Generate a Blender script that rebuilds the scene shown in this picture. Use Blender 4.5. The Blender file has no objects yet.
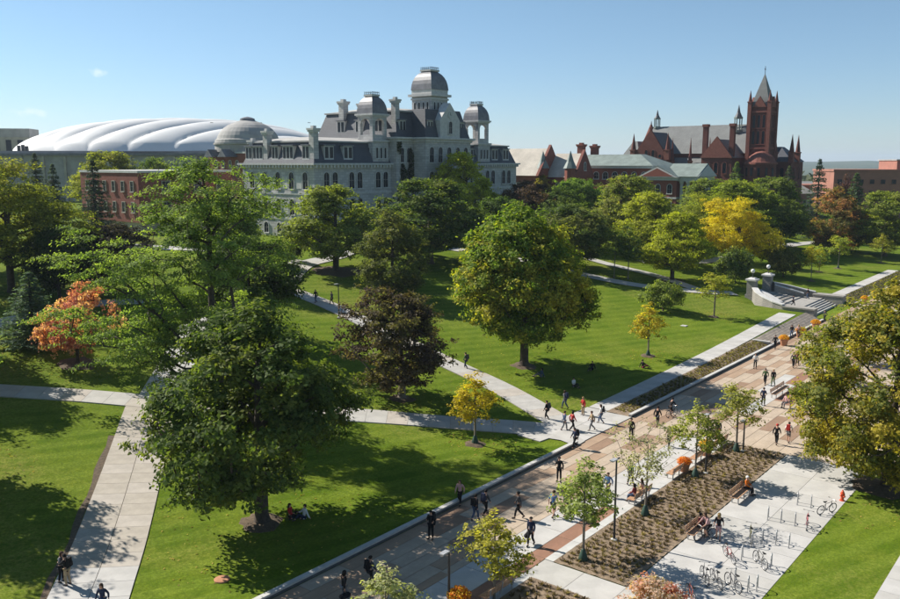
import bpy, bmesh, math, random
import numpy as np
from mathutils import Vector, Matrix

# ------------------------------------------------------------------ camera, sky, sun, exposure
S = bpy.context.scene
C = S.collection
R = math.radians
F_PX = 845.0                      # focal length for a 900 px wide frame
PITCH = math.atan(136.5 / F_PX)
CAM_H = 22.5
AX = R(51.2)                      # heading of the promenade (local x of everything set on the campus grid)
CA, SA = math.cos(AX), math.sin(AX)

cam = bpy.data.cameras.new('camera')
cam_o = bpy.data.objects.new('camera', cam)
C.objects.link(cam_o)
cam_o.location = (0, 0, CAM_H)
cam_o.rotation_euler = (math.pi / 2 - PITCH, 0, 0)
cam.sensor_width = 36.0
cam.lens = F_PX / 900.0 * 36.0
cam.clip_start = 0.5
cam.clip_end = 40000
S.camera = cam_o

SUN_EL, SUN_AZ = R(39.5), R(-61.0)          # azimuth clockwise from +Y
world = bpy.data.worlds.new('World')
S.world = world
world.use_nodes = True
wn, wl = world.node_tree.nodes, world.node_tree.links
sky = wn.new('ShaderNodeTexSky')
sky.sky_type = 'NISHITA'
sky.sun_disc = False
sky.sun_elevation = SUN_EL
sky.sun_rotation = SUN_AZ
sky.altitude = 100
sky.air_density = 1.0
sky.dust_density = 0.1
sky.ozone_density = 4.0
bg = wn['Background']
bg.inputs['Strength'].default_value = 0.066


def px_dir(px, py):
    x = (px - 450) / F_PX
    y = (299.5 - py) / F_PX
    c, s = math.cos(PITCH), math.sin(PITCH)
    return Vector((x, c + y * s, -s + y * c))


# two small fair-weather clouds in the sky
tc = wn.new('ShaderNodeTexCoord')
prev = sky.outputs[0]
for (cx, cy, ax, ay, amt) in ((98, 72, .016, .0065, .55), (26, 112, .022, .006, .55), (40, 113, .012, .005, .4)):
    cdir = px_dir(cx, cy).normalized()
    sub = wn.new('ShaderNodeVectorMath'); sub.operation = 'SUBTRACT'
    wl.new(tc.outputs['Generated'], sub.inputs[0]); sub.inputs[1].default_value = cdir
    mul = wn.new('ShaderNodeVectorMath'); mul.operation = 'MULTIPLY'
    wl.new(sub.outputs[0], mul.inputs[0]); mul.inputs[1].default_value = (1 / ax, 1 / ax, 1 / ay)
    ln = wn.new('ShaderNodeVectorMath'); ln.operation = 'LENGTH'
    wl.new(mul.outputs[0], ln.inputs[0])
    nz = wn.new('ShaderNodeTexNoise'); nz.inputs['Scale'].default_value = 140; nz.inputs['Detail'].default_value = 5
    wl.new(tc.outputs['Generated'], nz.inputs['Vector'])
    ad = wn.new('ShaderNodeMath'); ad.operation = 'MULTIPLY_ADD'
    wl.new(nz.outputs['Fac'], ad.inputs[0]); ad.inputs[1].default_value = 2.4; ad.inputs[2].default_value = -0.45
    sb = wn.new('ShaderNodeMath'); sb.operation = 'SUBTRACT'
    wl.new(ad.outputs[0], sb.inputs[0]); wl.new(ln.outputs['Value'], sb.inputs[1])
    cl = wn.new('ShaderNodeMath'); cl.operation = 'MULTIPLY'; cl.use_clamp = True
    wl.new(sb.outputs[0], cl.inputs[0]); cl.inputs[1].default_value = 1.2
    am = wn.new('ShaderNodeMath'); am.operation = 'MULTIPLY'
    wl.new(cl.outputs[0], am.inputs[0]); am.inputs[1].default_value = amt
    mx = wn.new('ShaderNodeMix'); mx.data_type = 'RGBA'
    wl.new(am.outputs[0], mx.inputs[0]); wl.new(prev, mx.inputs[6]); mx.inputs[7].default_value = (9.5, 9.8, 10.2, 1)
    prev = mx.outputs[2]
# the low sky is bluish white rather than cream
sepw = wn.new('ShaderNodeSeparateXYZ'); wl.new(tc.outputs['Generated'], sepw.inputs[0])
elv = wn.new('ShaderNodeMapRange'); wl.new(sepw.outputs[2], elv.inputs[0]); elv.inputs[1].default_value = 0.0; elv.inputs[2].default_value = .26
tint = wn.new('ShaderNodeMix'); tint.data_type = 'RGBA'
wl.new(elv.outputs[0], tint.inputs[0]); tint.inputs[6].default_value = (.82, .93, 1.13, 1); tint.inputs[7].default_value = (1.04, 1.07, .965, 1)
skm = wn.new('ShaderNodeMix'); skm.data_type = 'RGBA'; skm.blend_type = 'MULTIPLY'; skm.inputs[0].default_value = 1.0
wl.new(prev, skm.inputs[6]); wl.new(tint.outputs[2], skm.inputs[7])
wl.new(skm.outputs[2], bg.inputs['Color'])

sun = bpy.data.lights.new('sun', 'SUN')
sun.energy = 5.0
sun.angle = R(0.53)
sun.color = (1.0, 0.945, 0.86)
sun_o = bpy.data.objects.new('sun', sun)
C.objects.link(sun_o)
sdir = Vector((math.sin(SUN_AZ) * math.cos(SUN_EL), math.cos(SUN_AZ) * math.cos(SUN_EL), math.sin(SUN_EL)))
sun_o.rotation_euler = (-sdir).to_track_quat('-Z', 'Y').to_euler()
sun_o.location = (-60, 40, 90)

S.view_settings.view_transform = 'Standard'
S.view_settings.look = 'None'
S.view_settings.gamma = 1.0
S.view_settings.use_curve_mapping = False
S.view_settings.exposure = 0.78
S.render.engine = 'CYCLES'
S.cycles.use_denoising = True
S.cycles.max_bounces = 6
S.cycles.diffuse_bounces = 3
S.cycles.glossy_bounces = 2
S.cycles.transmission_bounces = 4
S.cycles.transparent_max_bounces = 4
S.cycles.volume_bounces = 0
S.cycles.caustics_reflective = False
S.cycles.caustics_refractive = False

# ------------------------------------------------------------------ helpers
random.seed(7)
RNG = np.random.default_rng(11)


def w2uv(x, y):
    return x * CA + y * SA, -x * SA + y * CA


def uv2w(u, v):
    return u * CA - v * SA, u * SA + v * CA


def ss(a, b, x):
    t = np.clip((np.asarray(x, float) - a) / (b - a), 0, 1)
    return t * t * (3 - 2 * t)


def bank_h(u):
    return np.interp(u, [60, 68, 86, 106, 116, 126, 190, 260], [0, 0.02, .22, .52, .75, .95, .95, .9])


def terr_uv(u, v):
    u = np.asarray(u, float); v = np.asarray(v, float)
    Rz = bank_h(u)
    b = np.clip((v - 33.35) / 2.25, 0, 1)
    z = Rz * b + 0.22 * (1 - ss(50, 58, u)) * np.clip((v - 33.2) / .12, 0, 1)
    t = np.clip((v - 37.5) / 80.0, 0, 1)
    p = .5 * t + .5 * t * t * (3 - 2 * t)
    z = z + (8.5 - Rz) * p
    z = z * (1 - .9 * ss(195, 300, u) * (1 - ss(60, 88, v)))
    # stairs are cut into the bank
    cut = ss(127.3, 128.0, u) * (1 - ss(143.2, 143.9, u)) * (1 - ss(45.0, 46.0, v))
    zc = np.interp(v, [33, 35.5, 39, 41, 46], [0, -.15, -.1, .1, 1.2])
    z = z * (1 - cut) + np.minimum(z, zc) * cut
    x, y = uv2w(u, v)
    r = np.hypot(x, y)
    th = np.arctan2(x, y)
    far = ss(430, 1500, r)
    hill = ss(3600, 6000, r) * (62 + 11 * np.sin(th * 9 + 1.0) + 6 * np.sin(th * 23 + .4) + 5 * np.sin(th * 61) + 4 * np.sin(th * 97 + 1)) + 10 * ss(1500, 3000, r) * np.sin(th * 13 + 2)
    return z * (1 - far) - 24 * far + hill


def terr(x, y):
    u, v = w2uv(x, y)
    return float(terr_uv(u, v))


def ground_px(px, py):
    """the spot of terrain seen at a picture position (used once, at layout time, to find real places)"""
    d = px_dir(px, py)
    t, last = 25.0, 25.0
    while t < 6000:
        if CAM_H + d.z * t < terr(d.x * t, d.y * t):
            break
        last = t
        t += max(.5, t * .01)
    a, b = last, t
    for _ in range(30):
        m = (a + b) / 2
        if CAM_H + d.z * m < terr(d.x * m, d.y * m):
            b = m
        else:
            a = m
    return Vector((d.x * a, d.y * a, terr(d.x * a, d.y * a)))


def z_at_px(py, X, Y):
    """height above datum seen at picture row py over the spot X, Y"""
    y = (299.5 - py) / F_PX
    c, s = math.cos(PITCH), math.sin(PITCH)
    return CAM_H + Y * (-s + y * c) / (c + y * s)


def tag(o, label=None, cat=None, group=None, kind=None):
    if label: o['label'] = label
    if cat: o['category'] = cat
    if group: o['group'] = group
    if kind: o['kind'] = kind
    return o


def link(name, mesh, parent=None, loc=(0, 0, 0), rz=0.0, mat=None):
    o = bpy.data.objects.new(name, mesh)
    C.objects.link(o)
    o.parent = parent
    o.location = loc
    if rz:
        o.rotation_euler = (0, 0, rz)
    if mat is not None:
        if len(mesh.materials) == 0:
            mesh.materials.append(None)
        o.material_slots[0].link = 'OBJECT'
        o.material_slots[0].material = mat
    return o


def thing(name, label, cat, loc, rz=0.0, group=None):
    o = bpy.data.objects.new(name, None)
    C.objects.link(o)
    o.empty_display_size = .3
    o.location = loc
    o.rotation_euler = (0, 0, rz)
    return tag(o, label, cat, group)


class MB:
    """collects simple solids and links them as one mesh"""

    def __init__(s):
        s.v = []; s.f = []; s.m = []; s.cur = 0

    def add(s, vs, fs):
        n = len(s.v)
        s.v += [tuple(p) for p in vs]
        s.f += [tuple(i + n for i in f) for f in fs]
        s.m += [s.cur] * len(fs)
        return s

    def box(s, x0, x1, y0, y1, z0, z1, tx=0, ty=0):
        """tx, ty shrink the top face"""
        s.add([(x0, y0, z0), (x1, y0, z0), (x1, y1, z0), (x0, y1, z0),
               (x0 + tx, y0 + ty, z1), (x1 - tx, y0 + ty, z1), (x1 - tx, y1 - ty, z1), (x0 + tx, y1 - ty, z1)],
              [(3, 2, 1, 0), (4, 5, 6, 7), (0, 1, 5, 4), (1, 2, 6, 5), (2, 3, 7, 6), (3, 0, 4, 7)])
        return s

    def tube(s, pts, rad, n=6, caps=True):
        pts = [Vector(p) for p in pts]
        if not hasattr(rad, '__len__'):
            rad = [rad] * len(pts)
        base = len(s.v)
        for i, p in enumerate(pts):
            d = (pts[min(i + 1, len(pts) - 1)] - pts[max(i - 1, 0)])
            if d.length < 1e-6: d = Vector((0, 0, 1))
            d.normalize()
            a = d.cross(Vector((0, 0, 1)) if abs(d.z) < .9 else Vector((1, 0, 0))).normalized()
            b = d.cross(a)
            for k in range(n):
                t = 2 * math.pi * k / n
                s.v.append(tuple(p + (a * math.cos(t) + b * math.sin(t)) * rad[i]))
        for i in range(len(pts) - 1):
            for k in range(n):
                q = (base + i * n + k, base + i * n + (k + 1) % n, base + (i + 1) * n + (k + 1) % n, base + (i + 1) * n + k)
                s.f.append(q); s.m.append(s.cur)
        if caps:
            s.f.append(tuple(base + k for k in range(n))[::-1]); s.m.append(s.cur)
            e = base + (len(pts) - 1) * n
            s.f.append(tuple(e + k for k in range(n))); s.m.append(s.cur)
        return s

    def lathe(s, prof, n=12, c=(0, 0, 0), sq=False, a0=0.0):
        """prof: list of (radius, z); sq=True gives a square plan"""
        if sq: n, a0 = 4, math.pi / 4
        base = len(s.v)
        k2 = math.sqrt(2) if sq else 1
        for r, z in prof:
            for k in range(n):
                t = 2 * math.pi * k / n + a0
                s.v.append((c[0] + r * k2 * math.cos(t), c[1] + r * k2 * math.sin(t), c[2] + z))
        for i in range(len(prof) - 1):
            for k in range(n):
                s.f.append((base + i * n + k, base + i * n + (k + 1) % n, base + (i + 1) * n + (k + 1) % n, base + (i + 1) * n + k)); s.m.append(s.cur)
        s.f.append(tuple(base + k for k in range(n))[::-1]); s.m.append(s.cur)
        e = base + (len(prof) - 1) * n
        s.f.append(tuple(e + k for k in range(n))); s.m.append(s.cur)
        return s

    def torus(s, c, Rr, r, axis='y', n=24, m=6):
        base = len(s.v)
        for i in range(n):
            t = 2 * math.pi * i / n
            for j in range(m):
                q = 2 * math.pi * j / m
                d = Rr + r * math.cos(q)
                s.v.append((c[0] + d * math.cos(t), c[1] + r * math.sin(q), c[2] + d * math.sin(t)))
        for i in range(n):
            for j in range(m):
                s.f.append((base + i * m + j, base + i * m + (j + 1) % m, base + ((i + 1) % n) * m + (j + 1) % m, base + ((i + 1) % n) * m + j)); s.m.append(s.cur)
        return s

    def prism(s, poly, axis, a, b):
        """extrude a polygon: axis 'x' takes (y,z) points, 'y' takes (x,z), 'z' takes (x,y)"""
        def P(p, t):
            return (t, p[0], p[1]) if axis == 'x' else ((p[0], t, p[1]) if axis == 'y' else (p[0], p[1], t))
        n = len(poly)
        vs = [P(p, a) for p in poly] + [P(p, b) for p in poly]
        fs = [tuple(range(n)), tuple(range(2 * n - 1, n - 1, -1))] + [(i, n + i, n + (i + 1) % n, (i + 1) % n) for i in range(n)]
        return s.add(vs, fs)

    def mesh(s, name, mats=(), smooth=False, fix=True):
        me = bpy.data.meshes.new(name)
        me.from_pydata(s.v, [], s.f)
        for m in mats: me.materials.append(m)
        if len(mats) > 1:
            me.polygons.foreach_set('material_index', s.m)
        if fix:
            bm = bmesh.new(); bm.from_mesh(me)
            bmesh.ops.recalc_face_normals(bm, faces=bm.faces)
            bm.to_mesh(me); bm.free()
        if smooth:
            me.polygons.foreach_set('use_smooth', [True] * len(me.polygons))
        me.update()
        return me

    def build(s, name, mat, parent=None, loc=(0, 0, 0), rz=0.0, smooth=False):
        mats = mat if isinstance(mat, (list, tuple)) else [mat]
        return link(name, s.mesh(name, mats, smooth), parent, loc, rz)


# ------------------------------------------------------------------ materials
def nodes(name):
    m = bpy.data.materials.new(name)
    m.use_nodes = True
    nt = m.node_tree
    return m, nt.nodes, nt.links, nt.nodes['Principled BSDF']


def rgba(c):
    return (c[0], c[1], c[2], 1)


def mixcol(n, l, fac, a, b, mode='MIX'):
    x = n.new('ShaderNodeMix'); x.data_type = 'RGBA'; x.blend_type = mode
    for sock, val in ((x.inputs[0], fac), (x.inputs[6], a), (x.inputs[7], b)):
        if hasattr(val, 'node'): l.new(val, sock)
        else: sock.default_value = val if isinstance(val, (int, float)) else rgba(val)
    return x.outputs[2]


def noise(n, l, vec, scale, detail=5, rough=.6):
    x = n.new('ShaderNodeTexNoise')
    x.inputs['Scale'].default_value = scale; x.inputs['Detail'].default_value = detail; x.inputs['Roughness'].default_value = rough
    if vec is not None: l.new(vec, x.inputs['Vector'])
    return x.outputs['Fac']


def ramp(n, l, fac, a, b):
    x = n.new('ShaderNodeMapRange'); x.interpolation_type = 'SMOOTHSTEP'
    l.new(fac, x.inputs[0]); x.inputs[1].default_value = a; x.inputs[2].default_value = b
    return x.outputs[0]


def M(name, col, rough=.8, var=.25, scale=2.0, bump=0.0, spec=.3, metal=0.0, col2=None, wear=.12):
    m, n, l, b = nodes(name)
    t = n.new('ShaderNodeTexCoord').outputs['Object']
    f1 = noise(n, l, t, scale); f2 = noise(n, l, t, scale * 9, 3)
    dark = tuple(c * (1 - var) for c in col); lite = tuple(min(1, c * (1 + var)) for c in col)
    if col2: lite = col2
    c = mixcol(n, l, ramp(n, l, f1, .3, .7), dark, lite)
    c = mixcol(n, l, wear, c, mixcol(n, l, f2, tuple(x * .3 for x in col), tuple(min(1, x * 1.7) for x in col)))
    l.new(c, b.inputs['Base Color'])
    b.inputs['Roughness'].default_value = rough
    b.inputs['Specular IOR Level'].default_value = spec
    b.inputs['Metallic'].default_value = metal
    if bump:
        bp = n.new('ShaderNodeBump'); bp.inputs['Strength'].default_value = bump; bp.inputs['Distance'].default_value = .05
        l.new(f2, bp.inputs['Height']); l.new(bp.outputs[0], b.inputs['Normal'])
    return m


def MBRICK(name, c1, c2, mortar, scale, bw=.5, rh=.25, ms=.02, flat=False, rough=.85, off=.5):
    """units laid in courses: walls use (x+y, z), floors use (x, y)"""
    m, n, l, b = nodes(name)
    t = n.new('ShaderNodeTexCoord').outputs['Object']
    if not flat:
        sp = n.new('ShaderNodeSeparateXYZ'); l.new(t, sp.inputs[0])
        ad = n.new('ShaderNodeMath'); l.new(sp.outputs[0], ad.inputs[0]); l.new(sp.outputs[1], ad.inputs[1])
        cb = n.new('ShaderNodeCombineXYZ'); l.new(ad.outputs[0], cb.inputs[0]); l.new(sp.outputs[2], cb.inputs[1])
        vec = cb.outputs[0]
    else:
        vec = t
    br = n.new('ShaderNodeTexBrick'); l.new(vec, br.inputs['Vector'])
    br.inputs['Scale'].default_value = scale
    br.inputs['Color1'].default_value = rgba(c1); br.inputs['Color2'].default_value = rgba(c2); br.inputs['Mortar'].default_value = rgba(mortar)
    br.inputs['Brick Width'].default_value = bw; br.inputs['Row Height'].default_value = rh; br.inputs['Mortar Size'].default_value = ms
    br.offset = off
    f1 = noise(n, l, t, .35, 6); f2 = noise(n, l, t, 3.5, 5)
    c = mixcol(n, l, .35, br.outputs['Color'], mixcol(n, l, ramp(n, l, f1, .3, .7), tuple(x * .55 for x in c1), tuple(min(1, x * 1.5) for x in c2)))
    c = mixcol(n, l, .18, c, mixcol(n, l, f2, tuple(x * .3 for x in c1), tuple(min(1, x * 1.7) for x in c2)))
    l.new(c, b.inputs['Base Color']); b.inputs['Roughness'].default_value = rough; b.inputs['Specular IOR Level'].default_value = .25
    bp = n.new('ShaderNodeBump'); bp.inputs['Strength'].default_value = .35; bp.inputs['Distance'].default_value = .02
    l.new(br.outputs['Fac'], bp.inputs['Height']); bp.invert = True; l.new(bp.outputs[0], b.inputs['Normal'])
    return m


def m_leaf():
    """leaf colours: object colour and the object's own second tint, mixed leaf by leaf"""
    m, n, l, b = nodes('leaves')
    oi = n.new('ShaderNodeObjectInfo')
    at = n.new('ShaderNodeAttribute'); at.attribute_type = 'OBJECT'; at.attribute_name = 'tint2'
    lv = n.new('ShaderNodeAttribute'); lv.attribute_name = 'leaf_var'
    lc = n.new('ShaderNodeAttribute'); lc.attribute_name = 'clump_var'
    f = ramp(n, l, lc.outputs['Fac'], .35, .95)
    g = n.new('ShaderNodeMath'); g.operation = 'MULTIPLY_ADD'; g.use_clamp = True
    l.new(lv.outputs['Fac'], g.inputs[0]); g.inputs[1].default_value = .35; l.new(f, g.inputs[2])
    g2 = n.new('ShaderNodeMath'); g2.operation = 'SUBTRACT'; g2.use_clamp = True
    l.new(g.outputs[0], g2.inputs[0]); g2.inputs[1].default_value = .12
    c = mixcol(n, l, g2.outputs[0], oi.outputs['Color'], at.outputs['Color'])
    hv = n.new('ShaderNodeHueSaturation')
    vv = n.new('ShaderNodeMapRange'); l.new(lv.outputs['Fac'], vv.inputs[0]); vv.inputs[3].default_value = .62; vv.inputs[4].default_value = 1.4
    hh = n.new('ShaderNodeMapRange'); l.new(lc.outputs['Fac'], hh.inputs[0]); hh.inputs[3].default_value = .49; hh.inputs[4].default_value = .51
    l.new(vv.outputs[0], hv.inputs['Value']); l.new(hh.outputs[0], hv.inputs['Hue']); l.new(c, hv.inputs['Color'])
    n.remove(b)
    df = n.new('ShaderNodeBsdfDiffuse'); tr = n.new('ShaderNodeBsdfTranslucent'); gl = n.new('ShaderNodeBsdfGlossy')
    gl.inputs['Roughness'].default_value = .6
    l.new(hv.outputs[0], df.inputs[0])
    tcx = mixcol(n, l, 1.0, hv.outputs[0], (1.45, 1.55, .5), 'MULTIPLY')
    l.new(tcx, tr.inputs[0])
    m1 = n.new('ShaderNodeMixShader'); m1.inputs[0].default_value = .50
    l.new(df.outputs[0], m1.inputs[1]); l.new(tr.outputs[0], m1.inputs[2])
    m2 = n.new('ShaderNodeMixShader'); m2.inputs[0].default_value = .012
    l.new(m1.outputs[0], m2.inputs[1]); l.new(gl.outputs[0], m2.inputs[2])
    l.new(m2.outputs[0], n['Material Output'].inputs['Surface'])
    return m


def m_lawn():
    m, n, l, b = nodes('lawn_grass')
    t = n.new('ShaderNodeTexCoord').outputs['Object']
    f0 = noise(n, l, t, .07, 5); f1 = noise(n, l, t, .25, 6, .65); f2 = noise(n, l, t, 2.6, 5, .7); f3 = noise(n, l, t, 6.5, 4, .75)
    # mowing stripes run at an angle across the lawns
    mp = n.new('ShaderNodeMapping'); l.new(t, mp.inputs[0]); mp.inputs['Rotation'].default_value = (0, 0, R(21))
    wv = n.new('ShaderNodeTexWave'); l.new(mp.outputs[0], wv.inputs[0]); wv.inputs['Scale'].default_value = .17
    wv.bands_direction = 'Y'; wv.inputs['Distortion'].default_value = 1.8; wv.inputs['Detail'].default_value = 2; wv.inputs['Detail Scale'].default_value = .6
    c = mixcol(n, l, ramp(n, l, f1, .36, .64), (.098, .168, .008), (.20, .256, .022))
    c = mixcol(n, l, ramp(n, l, wv.outputs['Fac'], .35, .65), c, mixcol(n, l, .30, c, (.29, .37, .05)))
    c = mixcol(n, l, ramp(n, l, f2, .3, .72), mixcol(n, l, .5, c, (.07, .115, .012)), c)
    # dry, worn patches
    dry = n.new('ShaderNodeMath'); dry.operation = 'MULTIPLY'
    l.new(ramp(n, l, f0, .47, .70), dry.inputs[0]); l.new(ramp(n, l, f2, .35, .65), dry.inputs[1])
    dr = n.new('ShaderNodeMath'); dr.operation = 'MULTIPLY'; l.new(dry.outputs[0], dr.inputs[0]); dr.inputs[1].default_value = .8
    c = mixcol(n, l, dr.outputs[0], c, (.30, .275, .07))
    c = mixcol(n, l, ramp(n, l, f3, .35, .75), mixcol(n, l, .62, c, (.045, .07, .006)), c)
    # farther than the campus the land is wooded
    vl = n.new('ShaderNodeVectorMath'); vl.operation = 'LENGTH'; l.new(t, vl.inputs[0])
    wood = mixcol(n, l, ramp(n, l, noise(n, l, t, .004, 8, .7), .35, .65), (.03, .05, .016), (.075, .085, .035))
    c = mixcol(n, l, ramp(n, l, vl.outputs['Value'], 420, 800), c, wood)
    l.new(c, b.inputs['Base Color']); b.inputs['Roughness'].default_value = .95; b.inputs['Specular IOR Level'].default_value = .04
    bp = n.new('ShaderNodeBump'); bp.inputs['Strength'].default_value = .6; bp.inputs['Distance'].default_value = .06
    l.new(f3, bp.inputs['Height']); l.new(bp.outputs[0], b.inputs['Normal'])
    return m


MAT = {}
MAT['leaf'] = m_leaf()
MAT['lawn'] = m_lawn()
MAT['bark'] = M('bark', (.075, .058, .045), .95, .4, 3, .6)
MAT['bark_pale'] = M('bark_pale', (.17, .145, .115), .95, .3, 3, .5)
MAT['mulch'] = M('mulch', (.25, .185, .125), .95, .3, 5, .8, wear=.35)
MAT['mulch_dark'] = M('mulch_dark', (.12, .088, .058), .95, .4, 5, .8, wear=.35)
MAT['conc'] = M('concrete', (.40, .385, .355), .85, .11, .6, .1, wear=.08)
MAT['conc_new'] = M('concrete_new', (.43, .415, .39), .85, .10, .6, .1, wear=.06)
MAT['conc_old'] = M('concrete_old', (.375, .335, .28), .9, .12, .8, .15, wear=.12)
MAT['conc_warm'] = M('concrete_warm', (.40, .36, .31), .88, .12, .7, .12, wear=.1)
MAT['rubble'] = MBRICK('rubble_stone', (.36, .31, .255), (.26, .22, .18), (.14, .12, .10), 1, .6, .4, .06, True)
MAT['conc_dim'] = M('stair_stone', (.30, .285, .26), .85, .15, 1.2, .1)
MAT['joint'] = M('joint', (.21, .17, .13), .95, .2, 4)
MAT['curb'] = M('curb_stone', (.46, .45, .425), .8, .1, 1.5, .1)
MAT['granite_dark'] = M('granite_dark', (.10, .10, .105), .8, .2, 2)
MAT['pav_tan'] = MBRICK('paver_tan', (.37, .262, .18), (.33, .23, .155), (.27, .19, .135), 1, .4, .2, .008, True)
MAT['pav_brown'] = MBRICK('paver_brown', (.29, .192, .128), (.255, .165, .11), (.2, .135, .092), 1, .4, .2, .008, True)
MAT['pav_cream'] = MBRICK('paver_cream', (.44, .355, .27), (.40, .32, .24), (.33, .265, .2), 1, .4, .2, .008, True)
MAT['pav_brick'] = MBRICK('paver_brick', (.28, .15, .098), (.245, .13, .085), (.21, .13, .09), 1, .3, .15, .008, True)
MAT['limestone'] = MBRICK('limestone_ashlar', (.58, .565, .54), (.35, .34, .33), (.2, .195, .19), 1, 1.1, .5, .03)
MAT['lime_trim'] = M('limestone_trim', (.50, .49, .47), .85, .12, 1.5, .1)
MAT['slate'] = MBRICK('slate_roof', (.085, .09, .105), (.065, .07, .082), (.05, .05, .058), 1, .6, .28, .02, rough=.55)
MAT['lead'] = M('lead_roof', (.13, .128, .14), .5, .3, .8, .0, spec=.5)
MAT['membrane'] = M('flat_roof', (.36, .35, .33), .9, .15, .4)
MAT['glass'] = M('window_glass', (.014, .017, .023), .25, .5, .3, spec=.22, wear=.02)
MAT['frame_white'] = M('painted_frame', (.46, .46, .44), .6, .08, 2)
MAT['redstone'] = MBRICK('red_sandstone', (.155, .053, .040), (.115, .040, .032), (.09, .038, .03), 1, .9, .4, .02)
MAT['redtrim'] = M('red_sandstone_trim', (.19, .068, .05), .85, .15, 1.5)
MAT['brick'] = MBRICK('red_brick', (.25, .078, .052), (.20, .06, .042), (.21, .13, .1), 1, .42, .14, .016)
MAT['brick_pink'] = MBRICK('salmon_brick', (.33, .145, .105), (.28, .12, .088), (.33, .22, .18), 1, .42, .14, .016)
MAT['copper'] = M('green_copper_roof', (.17, .205, .185), .6, .2, .5, spec=.4)
MAT['slate_pale'] = MBRICK('pale_slate', (.19, .195, .19), (.15, .155, .15), (.11, .11, .105), 1, .6, .3, .02, rough=.7)
MAT['tile_pale'] = MBRICK('pale_tile_roof', (.50, .45, .38), (.44, .40, .34), (.3, .27, .24), 1, .6, .3, .02, rough=.8)
MAT['fabric_white'] = M('white_roof_fabric', (.64, .64, .63), .6, .03, .1, spec=.3, wear=.03)
MAT['conc_wall'] = M('grey_concrete_wall', (.30, .29, .275), .9, .15, .3, .05)
MAT['conc_pale'] = M('pale_dome_roof', (.32, .31, .295), .85, .15, .5)
MAT['conc_beige'] = M('beige_concrete', (.36, .33, .27), .9, .15, .3)
MAT['dark_metal'] = M('dark_metal', (.025, .027, .028), .45, .2, 3, spec=.5)
MAT['steel'] = M('galvanised_steel', (.42, .42, .42), .42, .15, 4, metal=.3)
MAT['lampglass'] = M('milky_lamp_glass', (.72, .72, .68), .35, .03, 2)
MAT['wood'] = M('bench_wood', (.42, .25, .15), .7, .25, 4, .2)
MAT['stone_rough'] = MBRICK('rough_stone_wall', (.32, .30, .265), (.25, .235, .21), (.15, .14, .125), 1, .5, .25, .03)
MAT['terracotta'] = M('terracotta', (.42, .20, .11), .85, .15, 3)
MAT['hydrant'] = M('hydrant_red', (.62, .075, .02), .45, .1, 4, spec=.5)
MAT['green_bag'] = M('watering_bag', (.03, .062, .045), .6, .2, 6)

# ------------------------------------------------------------------ the ground
def axis_pts(lo, hi, step, extra, reach, grow=1.22):
    a = list(np.arange(lo, hi + 1e-6, step))
    d, x = step, hi
    while x < reach:
        d *= grow; x += d; a.append(x)
    d, x = step, lo
    while x > -reach:
        d *= grow; x -= d; a.append(x)
    a = np.unique(np.round(np.array(a + list(extra)), 3))
    return a


gu = axis_pts(-40, 280, 2.5, [127.0, 127.4, 128.0, 143.0, 143.4, 144.0], 9000)
gv = axis_pts(-20, 190, 2.5, [33.0, 33.2, 33.34, 33.36, 34.2, 35.0, 35.6, 36.5, 44.8, 46.2], 9000)
UU, VV = np.meshgrid(gu, gv, indexing='ij')
ZZ = terr_uv(UU, VV)
nu, nv = len(gu), len(gv)
me = bpy.data.meshes.new('ground')
vs = np.stack([UU, VV, ZZ], -1).reshape(-1, 3)
ii = (np.arange(nu - 1)[:, None] * nv + np.arange(nv - 1)[None, :]).reshape(-1)
fs = np.stack([ii, ii + nv, ii + nv + 1, ii + 1], -1)
me.from_pydata(vs.tolist(), [], fs.tolist())
me.polygons.foreach_set('use_smooth', [True] * len(me.polygons))
me.materials.append(MAT['lawn'])
ground = link('ground', me, rz=AX)
tag(ground, 'mown green lawn rising to the campus hill', kind='structure')


def smooth_pts(pts, step):
    """Catmull-Rom through world points, resampled to an even step"""
    P = [Vector((p[0], p[1])) for p in pts]
    P = [P[0] * 2 - P[1]] + P + [P[-1] * 2 - P[-2]]
    out = []
    for i in range(1, len(P) - 2):
        for k in range(24):
            t = k / 24
            a, b, c, d = P[i - 1:i + 3]
            out.append(.5 * ((2 * b) + (c - a) * t + (2 * a - 5 * b + 4 * c - d) * t * t + (3 * b - a - 3 * c + d) * t ** 3))
    out.append(P[-2])
    res, acc = [out[0]], 0
    for a, b in zip(out, out[1:]):
        L = (b - a).length
        while acc + L >= step:
            f = (step - acc) / L
            a = a + (b - a) * f
            res.append(a); L = (b - a).length; acc = 0
        acc += L
    return res


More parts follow.
